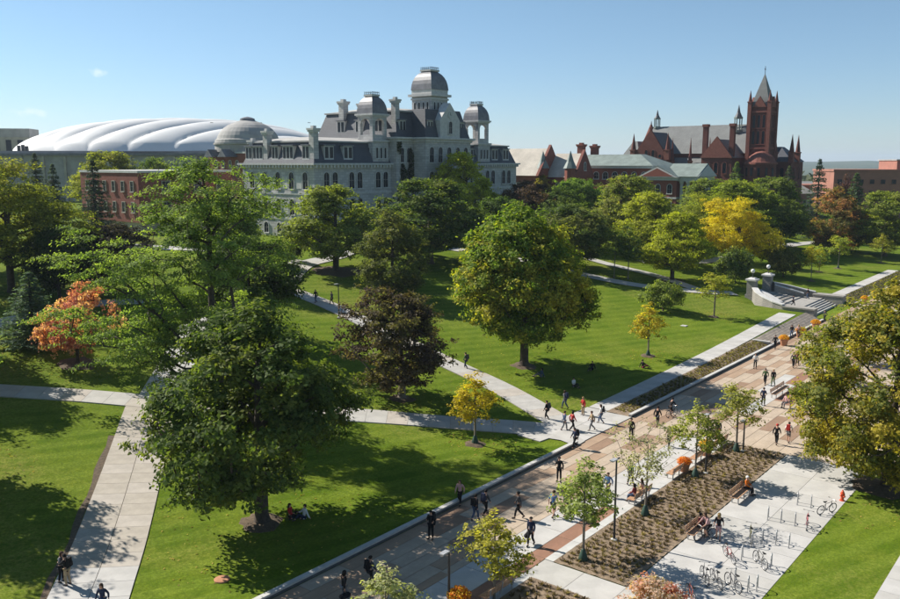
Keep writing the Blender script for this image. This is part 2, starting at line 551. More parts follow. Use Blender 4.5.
def footpath(label, pts, widths, lift, slab=None, cols=1, mats=('conc',), plain='conc', gap=.03):
    """a paved walk draped on the terrain; slab gives separate flags with open joints"""
    step = slab or 2.0
    c = smooth_pts(pts, step)
    n = len(c)
    rows = []
    for i, p in enumerate(c):
        d = (c[min(i + 1, n - 1)] - c[max(i - 1, 0)]).normalized()
        nrm = Vector((-d.y, d.x))
        w = widths[0] + (widths[1] - widths[0]) * i / (n - 1)
        rows.append([(p + nrm * w * (k / (2 * cols) - .5)) for k in range(2 * cols + 1)])
    mb = MB()
    for a, b in zip(rows, rows[1:]):
        for k in range(2 * cols):
            q = [a[k], b[k], b[k + 1], a[k + 1]]
            mb.add([(p.x, p.y, terr(p.x, p.y) + lift) for p in q], [(0, 1, 2, 3)])
    o = mb.build('footpath', MAT['joint'] if slab else MAT[plain])
    tag(o, label, kind='structure')
    if slab:
        for i, (a, b) in enumerate(zip(rows, rows[1:])):
            for k in range(cols):
                q = [a[2 * k], b[2 * k], b[2 * k + 2], a[2 * k + 2]]
                ce = sum(q, Vector((0, 0))) / 4
                z0 = terr(ce.x, ce.y)
                top, bot = [], []
                for p in q:
                    e = ce + (p - ce) * (1 - gap / max(.3, (p - ce).length) * .7)
                    top.append((e.x - ce.x, e.y - ce.y, terr(e.x, e.y) - z0 + .03))
                    bot.append((e.x - ce.x, e.y - ce.y, terr(e.x, e.y) - z0 - .05))
                sm = MB().add(top + bot, [(0, 1, 2, 3), (0, 4, 5, 1), (1, 5, 6, 2), (2, 6, 7, 3), (3, 7, 4, 0)])
                mt = mats(i, k) if callable(mats) else mats[(i * 7 + k * 3) % len(mats)]
                sm.build('slab', MAT[mt], o, (ce.x, ce.y, z0 + lift))
    return o


def gp(*pp):
    return [ground_px(*p) for p in pp]


a = gp((92, 590), (111, 540), (133, 470), (150, 410), (154, 401.5))
a.insert(0, a[0] + (a[0] - a[1]) * 1.6)
walk = footpath('straight two column flagstone walk between the lawns', a, (4.1, 4.0), .030, 1.55, 2,
                lambda i, k: 'conc_new' if i < 7 else ('conc_old', 'conc_old', 'conc_warm')[(i * 5 + k * 2) % 3])
wl_ = smooth_pts(a, 2.0)
eg = []
for q0, q1 in zip(wl_[4:-2], wl_[5:-1]):
    d_ = (q1 - q0).normalized(); eg.append(q0 + Vector((-d_.y, d_.x)) * (2.2 + .12 * math.sin(len(eg) * 1.7)))
footpath('strip of bare worn soil along the flagstone walk', eg, (.35, .55), .022, plain='mulch_dark')
a = gp((0, 391), (80, 396), (150, 402), (250, 409), (355, 415.5), (450, 423), (520, 428), (566, 432))
a.insert(0, a[0] + (a[0] - a[1]) * .6)
footpath('pale concrete cross walk running past the trees to the promenade', a, (2.6, 3.4), .048, 1.8, 1, ('conc', 'conc', 'conc_warm'))
footpath('pale concrete diagonal walk climbing from the promenade toward the grey hall', gp((563, 424), (520, 399), (490, 383), (447, 363), (400, 340), (347, 314), (315, 300), (283, 288)), (3.0, 2.8), .066, 2.0, 1, ('conc', 'conc_warm', 'conc'))
footpath('light concrete walk passing behind the feathery tree', gp((158, 400), (185, 350), (207, 315), (235, 293), (283, 287)), (3.4, 3.0), .084, 2.2, 1, ('conc_new', 'conc'))
footpath('light concrete walk in front of the grey hall', gp((283, 287), (302, 266), (335, 257), (367, 247), (420, 245), (470, 252)), (3.4, 3.2), .10)
footpath('light concrete walk crossing the upper lawn', gp((470, 252), (530, 262), (583, 275), (640, 286), (700, 292), (735, 294)), (3.2, 3.0), .115)
footpath('light concrete walk among the trees above the lawn', gp((520, 246), (583, 258), (610, 265), (659, 277), (700, 291)), (2.6, 2.6), .13)
footpath('light concrete walk below the red college', gp((640, 262), (700, 262), (760, 252), (800, 244), (850, 241), (905, 239)), (3.0, 3.0), .10)
footpath('shaded concrete walk under the left trees', gp((-20, 328), (30, 317), (70, 308), (110, 303), (150, 302)), (2.6, 2.6), .10)
footpath('sunny concrete forecourt of the brick building', gp((120, 246), (175, 249), (235, 252), (300, 264)), (6.0, 4.0), .14)
footpath('concrete walk beside the bicycle lawn', [Vector(uv2w(u, 6.7)) for u in (20, 40, 60, 80)], (3.6, 3.6), .02, 1.8, 1, ('conc', 'conc_new'))

# ------------------------------------------------------------------ promenade: coloured paver panels
def uv_sheet(name, u0, u1, v0, v1, z, mat, label=None, kind='structure', parent=None, nu=1, nv=1, th=.2):
    mb = MB().box(u0, u1, v0, v1, z - th, z)
    o = mb.build(name, mat, parent, rz=0 if parent else AX)
    if not parent: tag(o, label, kind=kind)
    return o


prom = MB().box(-15, 65.7, 24.3, 33.0, -.2, .008).box(65.7, 210, 8.0, 33.0, -.2, .008).build('promenade', MAT['joint'], rz=AX)
tag(prom, 'broad promenade paved in tan cream and brown panels', kind='structure')


def panels(u0, u1, v0, v1, seq, z=.02, name='paving_panel', parent=prom, gap=.02):
    u, i = u0, 0
    while u < u1 - .3:
        ln, mt = seq[i % len(seq)]
        e = min(u + ln, u1)
        if u1 - e < .6: e = u1
        MB().box(-(e - u) / 2 + gap, (e - u) / 2 - gap, -(v1 - v0) / 2 + gap, (v1 - v0) / 2 - gap, -.05, 0).build(
            name, MAT[mt], parent, ((u + e) / 2, (v0 + v1) / 2, z + (i % 3) * .0015))
        u = e; i += 1


T_, B_, K_, N_, X_ = 'pav_tan', 'pav_brown', 'pav_cream', 'conc_new', 'pav_brick'
panels(-15, 210, 32.0, 33.0, [(7, T_), (4, B_), (9, T_), (3, K_)])
panels(-13, 210, 31.0, 32.0, [(5, T_), (5.5, K_), (3.4, B_), (6, K_)])
panels(-15, 210, 30.0, 31.0, [(4.4, K_), (4.2, K_), (4.4, B_), (6, K_), (5, T_)])
panels(-12, 210, 29.0, 30.0, [(5, K_), (4.5, B_), (8.5, K_), (4, T_)])
panels(-15, 210, 28.0, 29.0, [(4.6, T_), (9, K_), (4, B_), (7, K_)])
panels(-14, 210, 27.4, 28.0, [(12, K_), (4, T_)])
panels(-15, 65.7, 25.35, 27.4, [(2.4, N_)])
panels(-15, 48, 24.3, 25.35, [(3.0, X_)])
panels(48, 65.7, 24.3, 25.35, [(2.4, N_)])
panels(65.7, 210, 26.2, 27.4, [(5, K_), (4, B_), (8, K_), (9, N_), (4, T_)])
panels(65.7, 210, 25.0, 26.2, [(9, K_), (8, N_), (5, N_), (6, X_)])
panels(65.7, 150, 24.0, 25.0, [(4, K_), (5, B_), (6, K_), (8, X_), (7, K_)])
panels(65.7, 150, 23.0, 24.0, [(9, K_), (5, K_), (8, X_)])
panels(65.7, 150, 22.0, 23.0, [(5, K_), (5, B_), (7, K_), (8, X_)])
panels(65.7, 110, 20.8, 22.0, [(9, K_), (5, T_), (5, K_)])
panels(65.7, 110, 19.8, 20.8, [(3.5, K_), (5, B_), (6, K_)])
panels(65.7, 100, 17.5, 19.8, [(8, K_), (6, T_)])
panels(65.7, 100, 15, 17.5, [(4, K_), (5, T_), (5, K_)])
panels(65.7, 100, 11.5, 15, [(6, K_), (5, T_), (3, K_)])
panels(65.7, 100, 8.0, 11.5, [(5, T_), (7, K_)])

plaza = MB().box(14, 65.68, 13.05, 19.1, -.2, .006).box(36.6, 38.9, 19.1, 24.28, -.2, .006).build('plaza', MAT['joint'], rz=AX)
tag(plaza, 'pale concrete bicycle parking plaza beside the planting bed', kind='structure')
panels(14, 65.68, 13.05, 16.1, [(3.4, N_), (3.4, 'conc_new'), (3.4, 'conc')], .018, 'concrete_panel', plaza, .012)
panels(14, 65.68, 16.1, 19.1, [(3.4, N_), (3.4, 'conc'), (3.4, 'conc_new')], .018, 'concrete_panel', plaza, .012)
panels(36.6, 38.9, 19.1, 21.7, [(2.3, N_)], .018, 'concrete_panel', plaza, .012)
panels(36.6, 38.9, 21.7, 24.28, [(2.3, 'conc')], .018, 'concrete_panel', plaza, .012)

cross = MB().box(57.6, 67.0, 33.0, 35.6, -.2, .03).build('crossing', MAT['joint'], rz=AX)
tag(cross, 'pale concrete landing where the walks meet the promenade', kind='structure')
panels(57.6, 67.0, 33.02, 35.6, [(2.35, 'conc_new'), (2.35, 'conc')], .075, 'concrete_panel', cross, .012)
footpath('concrete landing between the two walks', [Vector(uv2w(56.2, 36.9)), Vector(uv2w(60, 36.6)), Vector(uv2w(67.5, 36.6))], (2.4, 2.1), .055, 2.2, 1, ('conc', 'conc_new'))
footpath('pale concrete ramp walk above the planted bank', [Vector(uv2w(u, 36.6 + max(0, u - 90) * .022)) for u in (67.4, 80, 95, 105, 115, 127.2)], (2.0, 2.4), .035, 3.0, 1, ('conc_new', 'conc'))
footpath('pale concrete walk above the far planted bank', [Vector(uv2w(u, 36.6)) for u in (144.2, 160, 175, 190)], (2.0, 2.0), .035, 3.0, 1, ('conc_new', 'conc'))

# flared corner where the cross walk runs into the landing
fl = gp((505, 433), (535, 437), (563, 441.5), (576, 447.5), (585, 442), (570, 432), (535, 430))
cf = MB()
ce = sum(fl, Vector()) / len(fl)
for q0, q1 in zip(fl, fl[1:] + fl[:1]):
    for k in range(6):
        def at_(f, g):
            p_ = ce + ((q0 + (q1 - q0) * g) - ce) * f
            return (p_.x, p_.y, terr(p_.x, p_.y) + .088)
        f0, f1 = k / 6, (k + 1) / 6
        cf.add([at_(f0, 0), at_(f1, 0), at_(f1, .5), at_(f0, .5)], [(0, 1, 2, 3)]); cf.add([at_(f0, .5), at_(f1, .5), at_(f1, 1), at_(f0, 1)], [(0, 1, 2, 3)])
tag(cf.build('footpath', MAT['conc']), 'flared concrete corner of the cross walk at the promenade', kind='structure')

# curbs: low stone edging, cut in lengths
def curb(label, u0, u1, v0, v1, z1, seg=3.0, cap=True):
    base = MB().box(u0, u1, v0 + .03, v1 - .03, -.2, z1 - .12).build('curb', MAT['granite_dark'], rz=AX)
    tag(base, label, kind='structure')
    u = u0
    while u < u1 - .1:
        e = min(u + seg, u1)
        MB().box(u + .01, e - .01, v0, v1, z1 - .119, z1).build('curb_stone', MAT['curb'], base)
        u = e


curb('low stone curb holding the lawn above the promenade', -15, 57.6, 33.02, 33.36, .31)
curb('low stone curb along the planted bank beside the promenade', 67.0, 127.2, 33.02, 33.34, .30)
curb('low stone curb along the far planted bank', 144.3, 200, 33.02, 33.34, .30)
curb('flat stone edging between the seats and the planting bed', 38.9, 65.6, 23.72, 24.28, .06)
curb('flat stone edging of the near planting bed', 14, 36.6, 23.72, 24.28, .06)

# planting beds with rows of clipped ornamental grass
def bed(label, u0, u1, v0, v1, hf, mat='mulch'):
    rng = np.random.default_rng(int(u0 * 10))
    nx, ny = max(2, int((u1 - u0) / .35)), max(2, int((v1 - v0) / .35))
    U, V = np.meshgrid(np.linspace(u0, u1, nx), np.linspace(v0, v1, ny), indexing='ij')
    Z = hf(U, V) + rng.uniform(0, .05, U.shape)
    m_ = bpy.data.meshes.new('planting_bed')
    i_ = (np.arange(nx - 1)[:, None] * ny + np.arange(ny - 1)[None, :]).reshape(-1)
    m_.from_pydata(np.stack([U, V, Z], -1).reshape(-1, 3).tolist(), [], np.stack([i_, i_ + ny, i_ + ny + 1, i_ + 1], -1).tolist())
    m_.materials.append(MAT[mat])
    return tag(link('planting_bed', m_, rz=AX), label, kind='structure')


flat = lambda U, V: np.full_like(U, .03)
bnk = lambda U, V: terr_uv(U, V) + .05
bed('brown mulched planting bed between promenade seats and bicycle plaza', 38.92, 65.6, 19.12, 23.72, flat)
bed('brown mulched planting bed beside the near end of the plaza', 14, 36.58, 19.12, 23.72, flat)
bed('sloping mulched planting bank along the promenade', 67.02, 104.8, 33.36, 35.58, bnk)
bed('sloping bank of pale rubble stone beside the stairs', 105.2, 127.0, 33.36, 35.58, bnk, 'rubble')
curb('pale stone divider across the planted bank', 104.8, 105.2, 33.4, 35.6, .62)
bed('sloping mulched planting bank beyond the stairs', 144.3, 200, 33.36, 35.58, bnk)


def leaf_mesh(name, vs, lv, cv):
    me = bpy.data.meshes.new(name)
    n = len(vs) // 4
    me.vertices.add(n * 4); me.vertices.foreach_set('co', np.asarray(vs, np.float32).reshape(-1))
    me.loops.add(n * 4); me.loops.foreach_set('vertex_index', np.arange(n * 4, dtype=np.int32))
    me.polygons.add(n); me.polygons.foreach_set('loop_start', np.arange(0, n * 4, 4, dtype=np.int32))
    me.polygons.foreach_set('loop_total', np.full(n, 4, np.int32))
    me.update(calc_edges=True)
    a = me.attributes.new('leaf_var', 'FLOAT', 'FACE'); a.data.foreach_set('value', np.asarray(lv, np.float32))
    a = me.attributes.new('clump_var', 'FLOAT', 'FACE'); a.data.foreach_set('value', np.asarray(cv, np.float32))
    me.materials.append(MAT['leaf'])
    return me


def leaf_object(name, vs, lv, cv, col, col2, parent=None):
    o = link(name, leaf_mesh(name, vs, lv, cv), parent)
    o.color = rgba(col); o['tint2'] = [float(c) for c in col2]
    return o


def tufts(label, u0, u1, v0, v1, hf, du, dv, h, col, col2, seed):
    rng = np.random.default_rng(seed)
    U, V = np.meshgrid(np.arange(u0 + du / 2, u1, du), np.arange(v0 + dv / 2, v1, dv), indexing='ij')
    V = V.copy(); V[::2] += dv * .25
    U = U.reshape(-1) + rng.normal(0, .05, U.size); V = V.reshape(-1) + rng.normal(0, .05, V.size)
    k = V < v1 - .05
    U, V = U[k], V[k]
    nb = 30
    n = len(U)
    Z = hf(U, V)
    ang = rng.uniform(0, 6.283, (n, nb)); lean = rng.uniform(.04, .24, (n, nb)); hh = h * rng.uniform(.5, 1.15, (n, nb)) * rng.uniform(.6, 1.2, (n, 1))
    w = rng.uniform(.012, .028, (n, nb))
    bx = U[:, None] + rng.normal(0, .05, (n, nb)); by = V[:, None] + rng.normal(0, .05, (n, nb)); bz = np.repeat(Z[:, None], nb, 1)
    dx, dy = np.cos(ang), np.sin(ang)
    A = np.stack([bx - dy * w, by + dx * w, bz], -1); B = np.stack([bx + dy * w, by - dx * w, bz], -1)
    T2 = np.stack([bx + dx * lean + dy * w, by + dy * lean - dx * w, bz + hh], -1); T1 = np.stack([bx + dx * lean - dy * w, by + dy * lean + dx * w, bz + hh * .9], -1)
    vs = np.stack([A, B, T2, T1], 2).reshape(-1, 3)
    o = leaf_object('bed_plants', vs, rng.uniform(0, 1, n * nb), np.repeat(rng.uniform(0, 1, n), nb), col, col2)
    o.rotation_euler = (0, 0, AX)
    return tag(o, label, kind='stuff')


tufts('rows of clipped straw brown ornamental grass in the plaza bed', 39.1, 65.5, 19.3, 23.6, flat, .5, .52, .18, (.11, .08, .05), (.25, .185, .11), 1)
tufts('clipped straw brown ornamental grass in the near bed', 15, 36.4, 19.3, 23.6, flat, .5, .52, .18, (.11, .08, .05), (.25, .185, .11), 2)
tufts('rows of low dull green plants on the promenade bank', 68, 105, 33.6, 35.5, bnk, .5, .42, .20, (.13, .105, .045), (.26, .21, .095), 3)
tufts('low plants on the bank beyond the stairs', 145, 199, 33.6, 35.5, bnk, .6, .45, .25, (.09, .10, .035), (.26, .22, .085), 4)


# ------------------------------------------------------------------ stone stairs up the bank
st = thing('staircase', 'broad stone staircase rising from the promenade to the upper lawn between two walls', 'staircase', (*uv2w(135.8, 35.4), 0), AX)
o_u, o_v = 135.8, 35.4
NS = 6
for i in range(NS):
    z = (i + 1) * .16
    MB().box(129 - o_u, 142.6 - o_u, i * .42, 6.0 - i * .01, z - .6 if i == 0 else z - .16, z).build('step', MAT['conc_dim'] if i % 2 else MAT['conc'], st)
zl = NS * .16
NU = 5
for i in range(NU):
    f = i / (NU - 1)
    a_, b_ = 130.6 + 2.6 * f, 141.2 - 1.6 * f
    z = zl + (i + 1) * .15
    MB().box(a_ - o_u, b_ - o_u, 5.0 + i * .9, 5.0 + i * .9 + (1.1 if i < NU - 1 else 2.2), z - .5, z).build('step', MAT['stone_rough'] if i % 2 else MAT['conc_dim'], st)
for (u_, s_) in ((128.0, -1), (143.5, 1)):
    MB().box(u_ - .9 - o_u, u_ + .9 - o_u, -.9, 3.6, -.3, 1.35).box(u_ - 1.0 - o_u, u_ + 1.0 - o_u, -1.0, 3.7, 1.351, 1.55).build('cheek_block', MAT['stone_rough'], st)


def stair_wall(pts, parent):
    """pts: (u, v, top z), lowered together: thick wall following the stair"""
    mb, cap = MB(), MB()
    pts = [(a, b, c - .3 * (c - 1.0)) for a, b, c in pts]
    P = [Vector((p[0] - o_u, p[1] - o_v, 0)) for p in pts]
    nr = []
    for i in range(len(P)):
        d = (P[min(i + 1, len(P) - 1)] - P[max(i - 1, 0)]).normalized(); nr.append(Vector((-d.y, d.x, 0)))
    for m_, wd, zb, dz in ((mb, .35, -.4, 0), (cap, .45, None, .16)):
        ring = []
        for p, nn, q in zip(P, nr, pts):
            lo = zb if zb is not None else q[2] + .001
            ring.append([p + nn * wd + Vector((0, 0, lo)), p - nn * wd + Vector((0, 0, lo)), p - nn * wd + Vector((0, 0, q[2] + dz)), p + nn * wd + Vector((0, 0, q[2] + dz))])
        n = len(m_.v)
        vs_ = [v for r in ring for v in r]
        fs_ = [(0, 1, 2, 3), tuple(4 * (len(ring) - 1) + k for k in (3, 2, 1, 0))]
        for i in range(len(ring) - 1):
            for k in range(4):
                fs_.append((4 * i + k, 4 * i + (k + 1) % 4, 4 * i + 4 + (k + 1) % 4, 4 * i + 4 + k))
        m_.add(vs_, fs_)
    w_ = mb.build('side_wall', MAT['stone_rough'], parent)
    cap.build('coping', MAT['lime_trim'], w_)


stair_wall([(127.6, 39.0, 1.9), (127.9, 40.5, 2.3), (128.8, 42.2, 2.9), (130.3, 43.8, 3.5), (132.2, 44.9, 3.95)], st)
stair_wall([(130.2, 40.2, 1.75), (131.6, 42.4, 2.7), (132.6, 44.4, 3.5)], st)
stair_wall([(141.7, 40.2, 1.75), (140.8, 42.4, 2.7), (140.2, 44.4, 3.5)], st)
stair_wall([(143.9, 39.0, 1.9), (143.6, 40.6, 2.3), (142.9, 42.2, 2.9), (141.9, 43.8, 3.5), (140.8, 44.9, 3.95)], st)


def pier(u, v, label):
    x, y = uv2w(u, v); z = 1.5
    t = thing('gate_pier', label, 'pier', (x, y, z), AX, 'lamp piers of the stairs')
    MB().box(-.8, .8, -.8, .8, -2.5, .5).box(-.65, .65, -.65, .65, .501, 2.7).build('shaft', MAT['stone_rough'], t)
    MB().box(-.85, .85, -.85, .85, 2.701, 2.95).box(-.72, .72, -.72, .72, 2.951, 3.15, .3, .3).build('cap', MAT['lime_trim'], t)
    MB().lathe([(.16, 3.15), (.07, 3.3), (.05, 3.75), (.13, 3.85), (.12, 3.9)], 10).build('lamp_post', MAT['dark_metal'], t)
    MB().lathe([(.12, 3.9), (.27, 4.02), (.33, 4.22), (.27, 4.42), (.1, 4.52)], 12).build('lamp_globe', MAT['lampglass'], t, smooth=True)


pier(132.9, 45.6, 'square stone lamp pier with milky globe at the stairs toward the grey hall')
pier(140.2, 45.6, 'square stone lamp pier with milky globe beside the young trees of the upper lawn')

# ------------------------------------------------------------------ buildings
WIN = {}


def win_meshes(w, h, arch, style):
    key = (round(w, 2), round(h, 2), arch, style)
    if key in WIN: return WIN[key]
    fr, pn = MB(), MB()
    t = .13
    if arch:
        hb = h - w / 2
        out = [(-w / 2 - t, 0), (w / 2 + t, 0), (w / 2 + t, hb)] + [((w / 2 + t) * math.cos(a), hb + (w / 2 + t) * math.sin(a)) for a in np.linspace(0, math.pi, 9)[1:-1]] + [(-w / 2 - t, hb)]
        inn = [(-w / 2, t * .5), (w / 2, t * .5), (w / 2, hb)] + [(w / 2 * math.cos(a), hb + w / 2 * math.sin(a)) for a in np.linspace(0, math.pi, 9)[1:-1]] + [(-w / 2, hb)]
    else:
        out = [(-w / 2 - t, 0), (w / 2 + t, 0), (w / 2 + t, h + t), (-w / 2 - t, h + t)]
        inn = [(-w / 2, t * .5), (w / 2, t * .5), (w / 2, h), (-w / 2, h)]
    n = len(out)
    vs = [(x, -.16, z) for x, z in out] + [(x, -.16, z) for x, z in inn] + [(x, 0, z) for x, z in out] + [(x, 0, z) for x, z in inn]
    fs = []
    for i in range(n):
        j = (i + 1) % n
        fs += [(i, j, n + j, n + i), (2 * n + i, 2 * n + j, j, i), (n + i, n + j, 3 * n + j, 3 * n + i)]
    fr.add(vs, fs)
    fr.box(-w / 2 - t - .1, w / 2 + t + .1, -.26, -.161, -.14, .03)
    pn.add([(x, -.02, z) for x, z in inn], [tuple(range(n))])
    bar = MB()
    bar.box(-.03, .03, -.07, -.025, t * .5, h - .02)
    bar.box(-w / 2, w / 2, -.075, -.028, h * .5 - .03, h * .5 + .03)
    WIN[key] = (fr.mesh('window'), pn.mesh('pane', [MAT['glass']]), bar.mesh('glazing_bar', [MAT['conc_wall']]))
    return WIN[key]


def window(parent, face, a, pos, z, w, h, arch=False, trim='lime_trim', bars=True, style='a'):
    f, p, b = win_meshes(w, h, arch, style)
    loc = (a, pos, z) if face == 'y' else (pos, a, z)
    o = link('window', f, parent, loc, 0 if face == 'y' else -math.pi / 2, MAT[trim])
    link('pane', p, o)
    if bars: link('glazing_bar', b, o)
    return o


def gable(mb, axis, a0, a1, c0, c1, z0, z1, over=0):
    """gable roof solid: ridge along axis from a0 to a1, spanning c0..c1"""
    poly = [(c0 - over, z0), (c1 + over, z0), ((c0 + c1) / 2, z1)]
    return mb.prism(poly, axis, a0, a1)


def hip(mb, x0, x1, y0, y1, z0, z1, inset_x, inset_y):
    return mb.box(x0, x1, y0, y1, z0, z1, inset_x, inset_y)


def chimney(t, x, y, z0, z1, w, mat, trim):
    c = MB().box(x - w, x + w, y - w, y + w, z0, z1 - .9).build('chimney', MAT[mat], t)
    MB().box(x - w - .2, x + w + .2, y - w - .2, y + w + .2, z1 - .899, z1 - .55).box(x - w - .32, x + w + .32, y - w - .32, y + w + .32, z1 - .549, z1 - .2).box(
        x - w * .6, x + w * .6, y - w * .6, y + w * .6, z1 - .199, z1 + .25).build('chimney_cap', MAT[trim], c)


def finish_dome(t, cx, cy, half, z0, z1):
    h = z1 - z0
    prof = [(half * k, z0 + h * q) for k, q in ((1.08, 0), (1.06, .12), (1.03, .3), (.96, .5), (.85, .68), (.69, .84), (.50, .96), (.46, 1.0))]
    d = MB().lathe(prof, sq=True, c=(cx, cy, 0)).build('dome_roof', MAT['lead'], t)
    MB().box(cx - half * .56, cx + half * .56, cy - half * .56, cy + half * .56, z1, z1 + .3).build('roof_deck', MAT['lime_trim'], d)
    cr = MB()
    k = half * .5
    for sx in np.linspace(-k, k, 6):
        for (x, y) in ((sx, -k), (sx, k), (-k, sx), (k, sx)):
            cr.tube([(cx + x, cy + y, z1 + .3), (cx + x, cy + y, z1 + .95)], .06, 4)
    cr.box(cx - k - .07, cx + k + .07, cy - k - .07, cy + k + .07, z1 + .301, z1 + .36)
    cr.box(cx - k, cx + k, cy - k - .05, cy - k + .05, z1 + .7, z1 + .8).box(cx - k - .05, cx - k + .05, cy - k, cy + k, z1 + .62, z1 + .69)
    cr.build('roof_cresting', MAT['dark_metal'], d)


def open_belfry(t, cx, cy, half, z0, z1):
    """four corner piers, slim columns and a round-arched head on each side"""
    b = MB().box(cx - half, cx + half, cy - half, cy + half, z0, z0 + 1.0)
    p = half * .34
    for sx in (-1, 1):
        for sy in (-1, 1):
            b.box(min(cx + sx * half, cx + sx * (half - p)), max(cx + sx * half, cx + sx * (half - p)), min(cy + sy * half, cy + sy * (half - p)), max(cy + sy * half, cy + sy * (half - p)), z0 + 1.0, z1 - 1.6)
    zt = z1 - 1.6
    hw = half - p
    arch = [(-half, 0), (-hw, 0)] + [(-hw * math.cos(a), hw * .75 * math.sin(a)) for a in np.linspace(0, math.pi, 9)[1:-1]] + [(hw, 0), (half, 0), (half, 1.6), (-half, 1.6)]
    for sgn in (-1, 1):
        y = cy + sgn * half
        b.prism([(cx + q[0], zt + q[1]) for q in arch], 'y', min(y, y - sgn * .5), max(y, y - sgn * .5))
        x = cx + sgn * half
        b.prism([(cy + q[0] * .985, zt + q[1]) for q in arch], 'x', min(x, x - sgn * .5), max(x, x - sgn * .5))
    b.build('belfry', MAT['limestone'], t)
    MB().box(cx - half - .45, cx + half + .45, cy - half - .45, cy + half + .45, z1 + .001, z1 + .35).box(cx - half - .25, cx + half + .25, cy - half - .25, cy + half + .25, z1 - .25, z1).build('cornice', MAT['lime_trim'], t)


HU, HV, HZ = 107.4, 118.6, 8.3
t = thing('stone_hall', 'grey limestone hall with mansard roofs and three domed towers on the hill', 'building', (*uv2w(HU, HV), HZ), AX)
Lh, Dh, E = 66.0, 21.0, 14.2
# walls
for (x0, x1, y0, y1, z1) in ((0, 21, 0, Dh, E), (45, Lh, 0, Dh, E), (21, 45, -1.5, Dh + 1.5, 19.4)):
    MB().box(x0, x1, y0, y1, -2.0, z1).build('wall', MAT['limestone'], t)
MB().box(26.0, 41.0, -5.0, -1.5, -2.0, 19.4).build('pavilion_wall', MAT['limestone'], t)
# string courses and cornices (each a ring just proud of its wall)
for (x0, x1, y0, y1, zz) in ((0, 21, 0, Dh, E), (45, Lh, 0, Dh, E)):
    k = MB()
    for z in (3.5, 8.3):
        k.box(x0 - .12, x1 + .12, y0 - .12, y1 + .12, z, z + .35)
    k.box(x0 - .3, x1 + .3, y0 - .3, y1 + .3, zz - .9, zz - .35).box(x0 - .75, x1 + .75, y0 - .75, y1 + .75, zz - .349, zz)
    for q in np.arange(y0, y1, .9):
        k.box(x0 - .65, x0 - .31, q, q + .35, zz - .85, zz - .36)
    for q in np.arange(x0, x1, .9):
        k.box(q, q + .35, y0 - .65, y0 - .31, zz - .85, zz - .36)
    k.build('cornice', MAT['lime_trim'], t)
for (x0, x1, y0, y1) in ((21, 45, -1.5, Dh + 1.5), (26, 41, -5.0, -1.5)):
    MB().box(x0 - .3, x1 + .3, y0 - .3, y1 + .29, 18.5, 19.05).box(x0 - .8, x1 + .8, y0 - .8, y1 + .78, 19.051, 19.42).build('cornice', MAT['lime_trim'], t)
# roofs: steep slate mansards with flat decks
for (x0, x1, y0, y1, z0, z1, ins) in ((.1, 21, .1, Dh - .1, E, 18.1, 1.5), (45, Lh - .1, .1, Dh - .1, E, 18.1, 1.5), (21.1, 44.9, -1.4, Dh + 1.4, 19.42, 24.6, 1.7)):
    r_ = MB().box(x0, x1, y0, y1, z0 + .001, z1, ins, ins).build('mansard_roof', MAT['slate'], t)
    MB().box(x0 + ins - .35, x1 - ins + .35, y0 + ins - .35, y1 - ins + .35, z1 + .002, z1 + .3).box(x0 + ins, x1 - ins, y0 + ins, y1 - ins, z1 + .301, z1 + 1.1, 4, 5).build('roof_deck', MAT['membrane'], r_)
r_ = MB().box(26.1, 40.9, -4.9, 6, 19.421, 25.2, 1.6, 1.5).build('mansard_roof', MAT['slate'], t)
# stone gable carrying the clock
g_ = MB().prism([(30.2, 19.43), (36.8, 19.43), (36.8, 23.0), (35.6, 24.4), (33.5, 26.6), (31.4, 24.4), (30.2, 23.0)], 'y', -5.35, -3.2).build('clock_gable', MAT['lime_trim'], t)
ck = MB()
ck.add([(33.5 + .75 * math.cos(a), -5.45, 24.1 + .75 * math.sin(a)) for a in np.linspace(0, 6.283, 20)[:-1]] + [(33.5 + .75 * math.cos(a), -5.36, 24.1 + .75 * math.sin(a)) for a in np.linspace(0, 6.283, 20)[:-1]],
       [tuple(range(19))] + [(i, (i + 1) % 19, 19 + (i + 1) % 19, 19 + i) for i in range(19)])
ck.build('clock_face', MAT['frame_white'], g_)
MB().box(33.46, 33.54, -5.49, -5.455, 24.1, 24.65).box(33.5, 33.9, -5.49, -5.456, 24.06, 24.12).build('clock_hand', MAT['dark_metal'], g_)
window(t, 'y', 33.5, -5.36, 20.2, 1.1, 2.6, True)
# windows of the end face, the front and the pavilion
for y in (2.4, 6.3, 10.2, 14.1, 18.0):
    window(t, 'x', y, 0, 9.3, 1.4, 3.2, True); window(t, 'x', y, 0, 4.4, 1.4, 3.0, True); window(t, 'x', y, 0, .7, 1.3, 2.1, True)
for y in (4.35, 8.25, 12.15, 16.05):
    for z in (9.4, 4.5):
        MB().box(-.06, -.001, y - .8, y + .8, z, z + 2.3).build('wall_panel', MAT['lime_trim'], t)
for x in (3.0, 5.2, 9.6, 11.8, 17.0, 19.2, 47.5, 49.7, 54.0, 56.2, 60.5, 62.7):
    window(t, 'y', x, 0, 9.3, 1.4, 3.2, True); window(t, 'y', x, 0, 4.4, 1.4, 3.0, True); window(t, 'y', x, 0, .7, 1.3, 2.1, True)
for x in (22.6, 24.6, 42.2):
    for z in (14.3, 9.3, 4.4): window(t, 'y', x, -1.5, z, 1.1, 3.0, True)
for x in (27.8, 30.6, 33.5, 36.4, 39.2):
    for z in (14.3, 9.3, 4.4): window(t, 'y', x, -5.0, z, 1.4, 3.2, True)
for y in (1.0, 6.0, 11, 16, 21):
    window(t, 'x', y, 21, 15.2, 1.1, 2.3, True)
MB().box(32.2, 34.8, -6.2, -5.0, -1.5, 3.4).build('porch', MAT['lime_trim'], t)


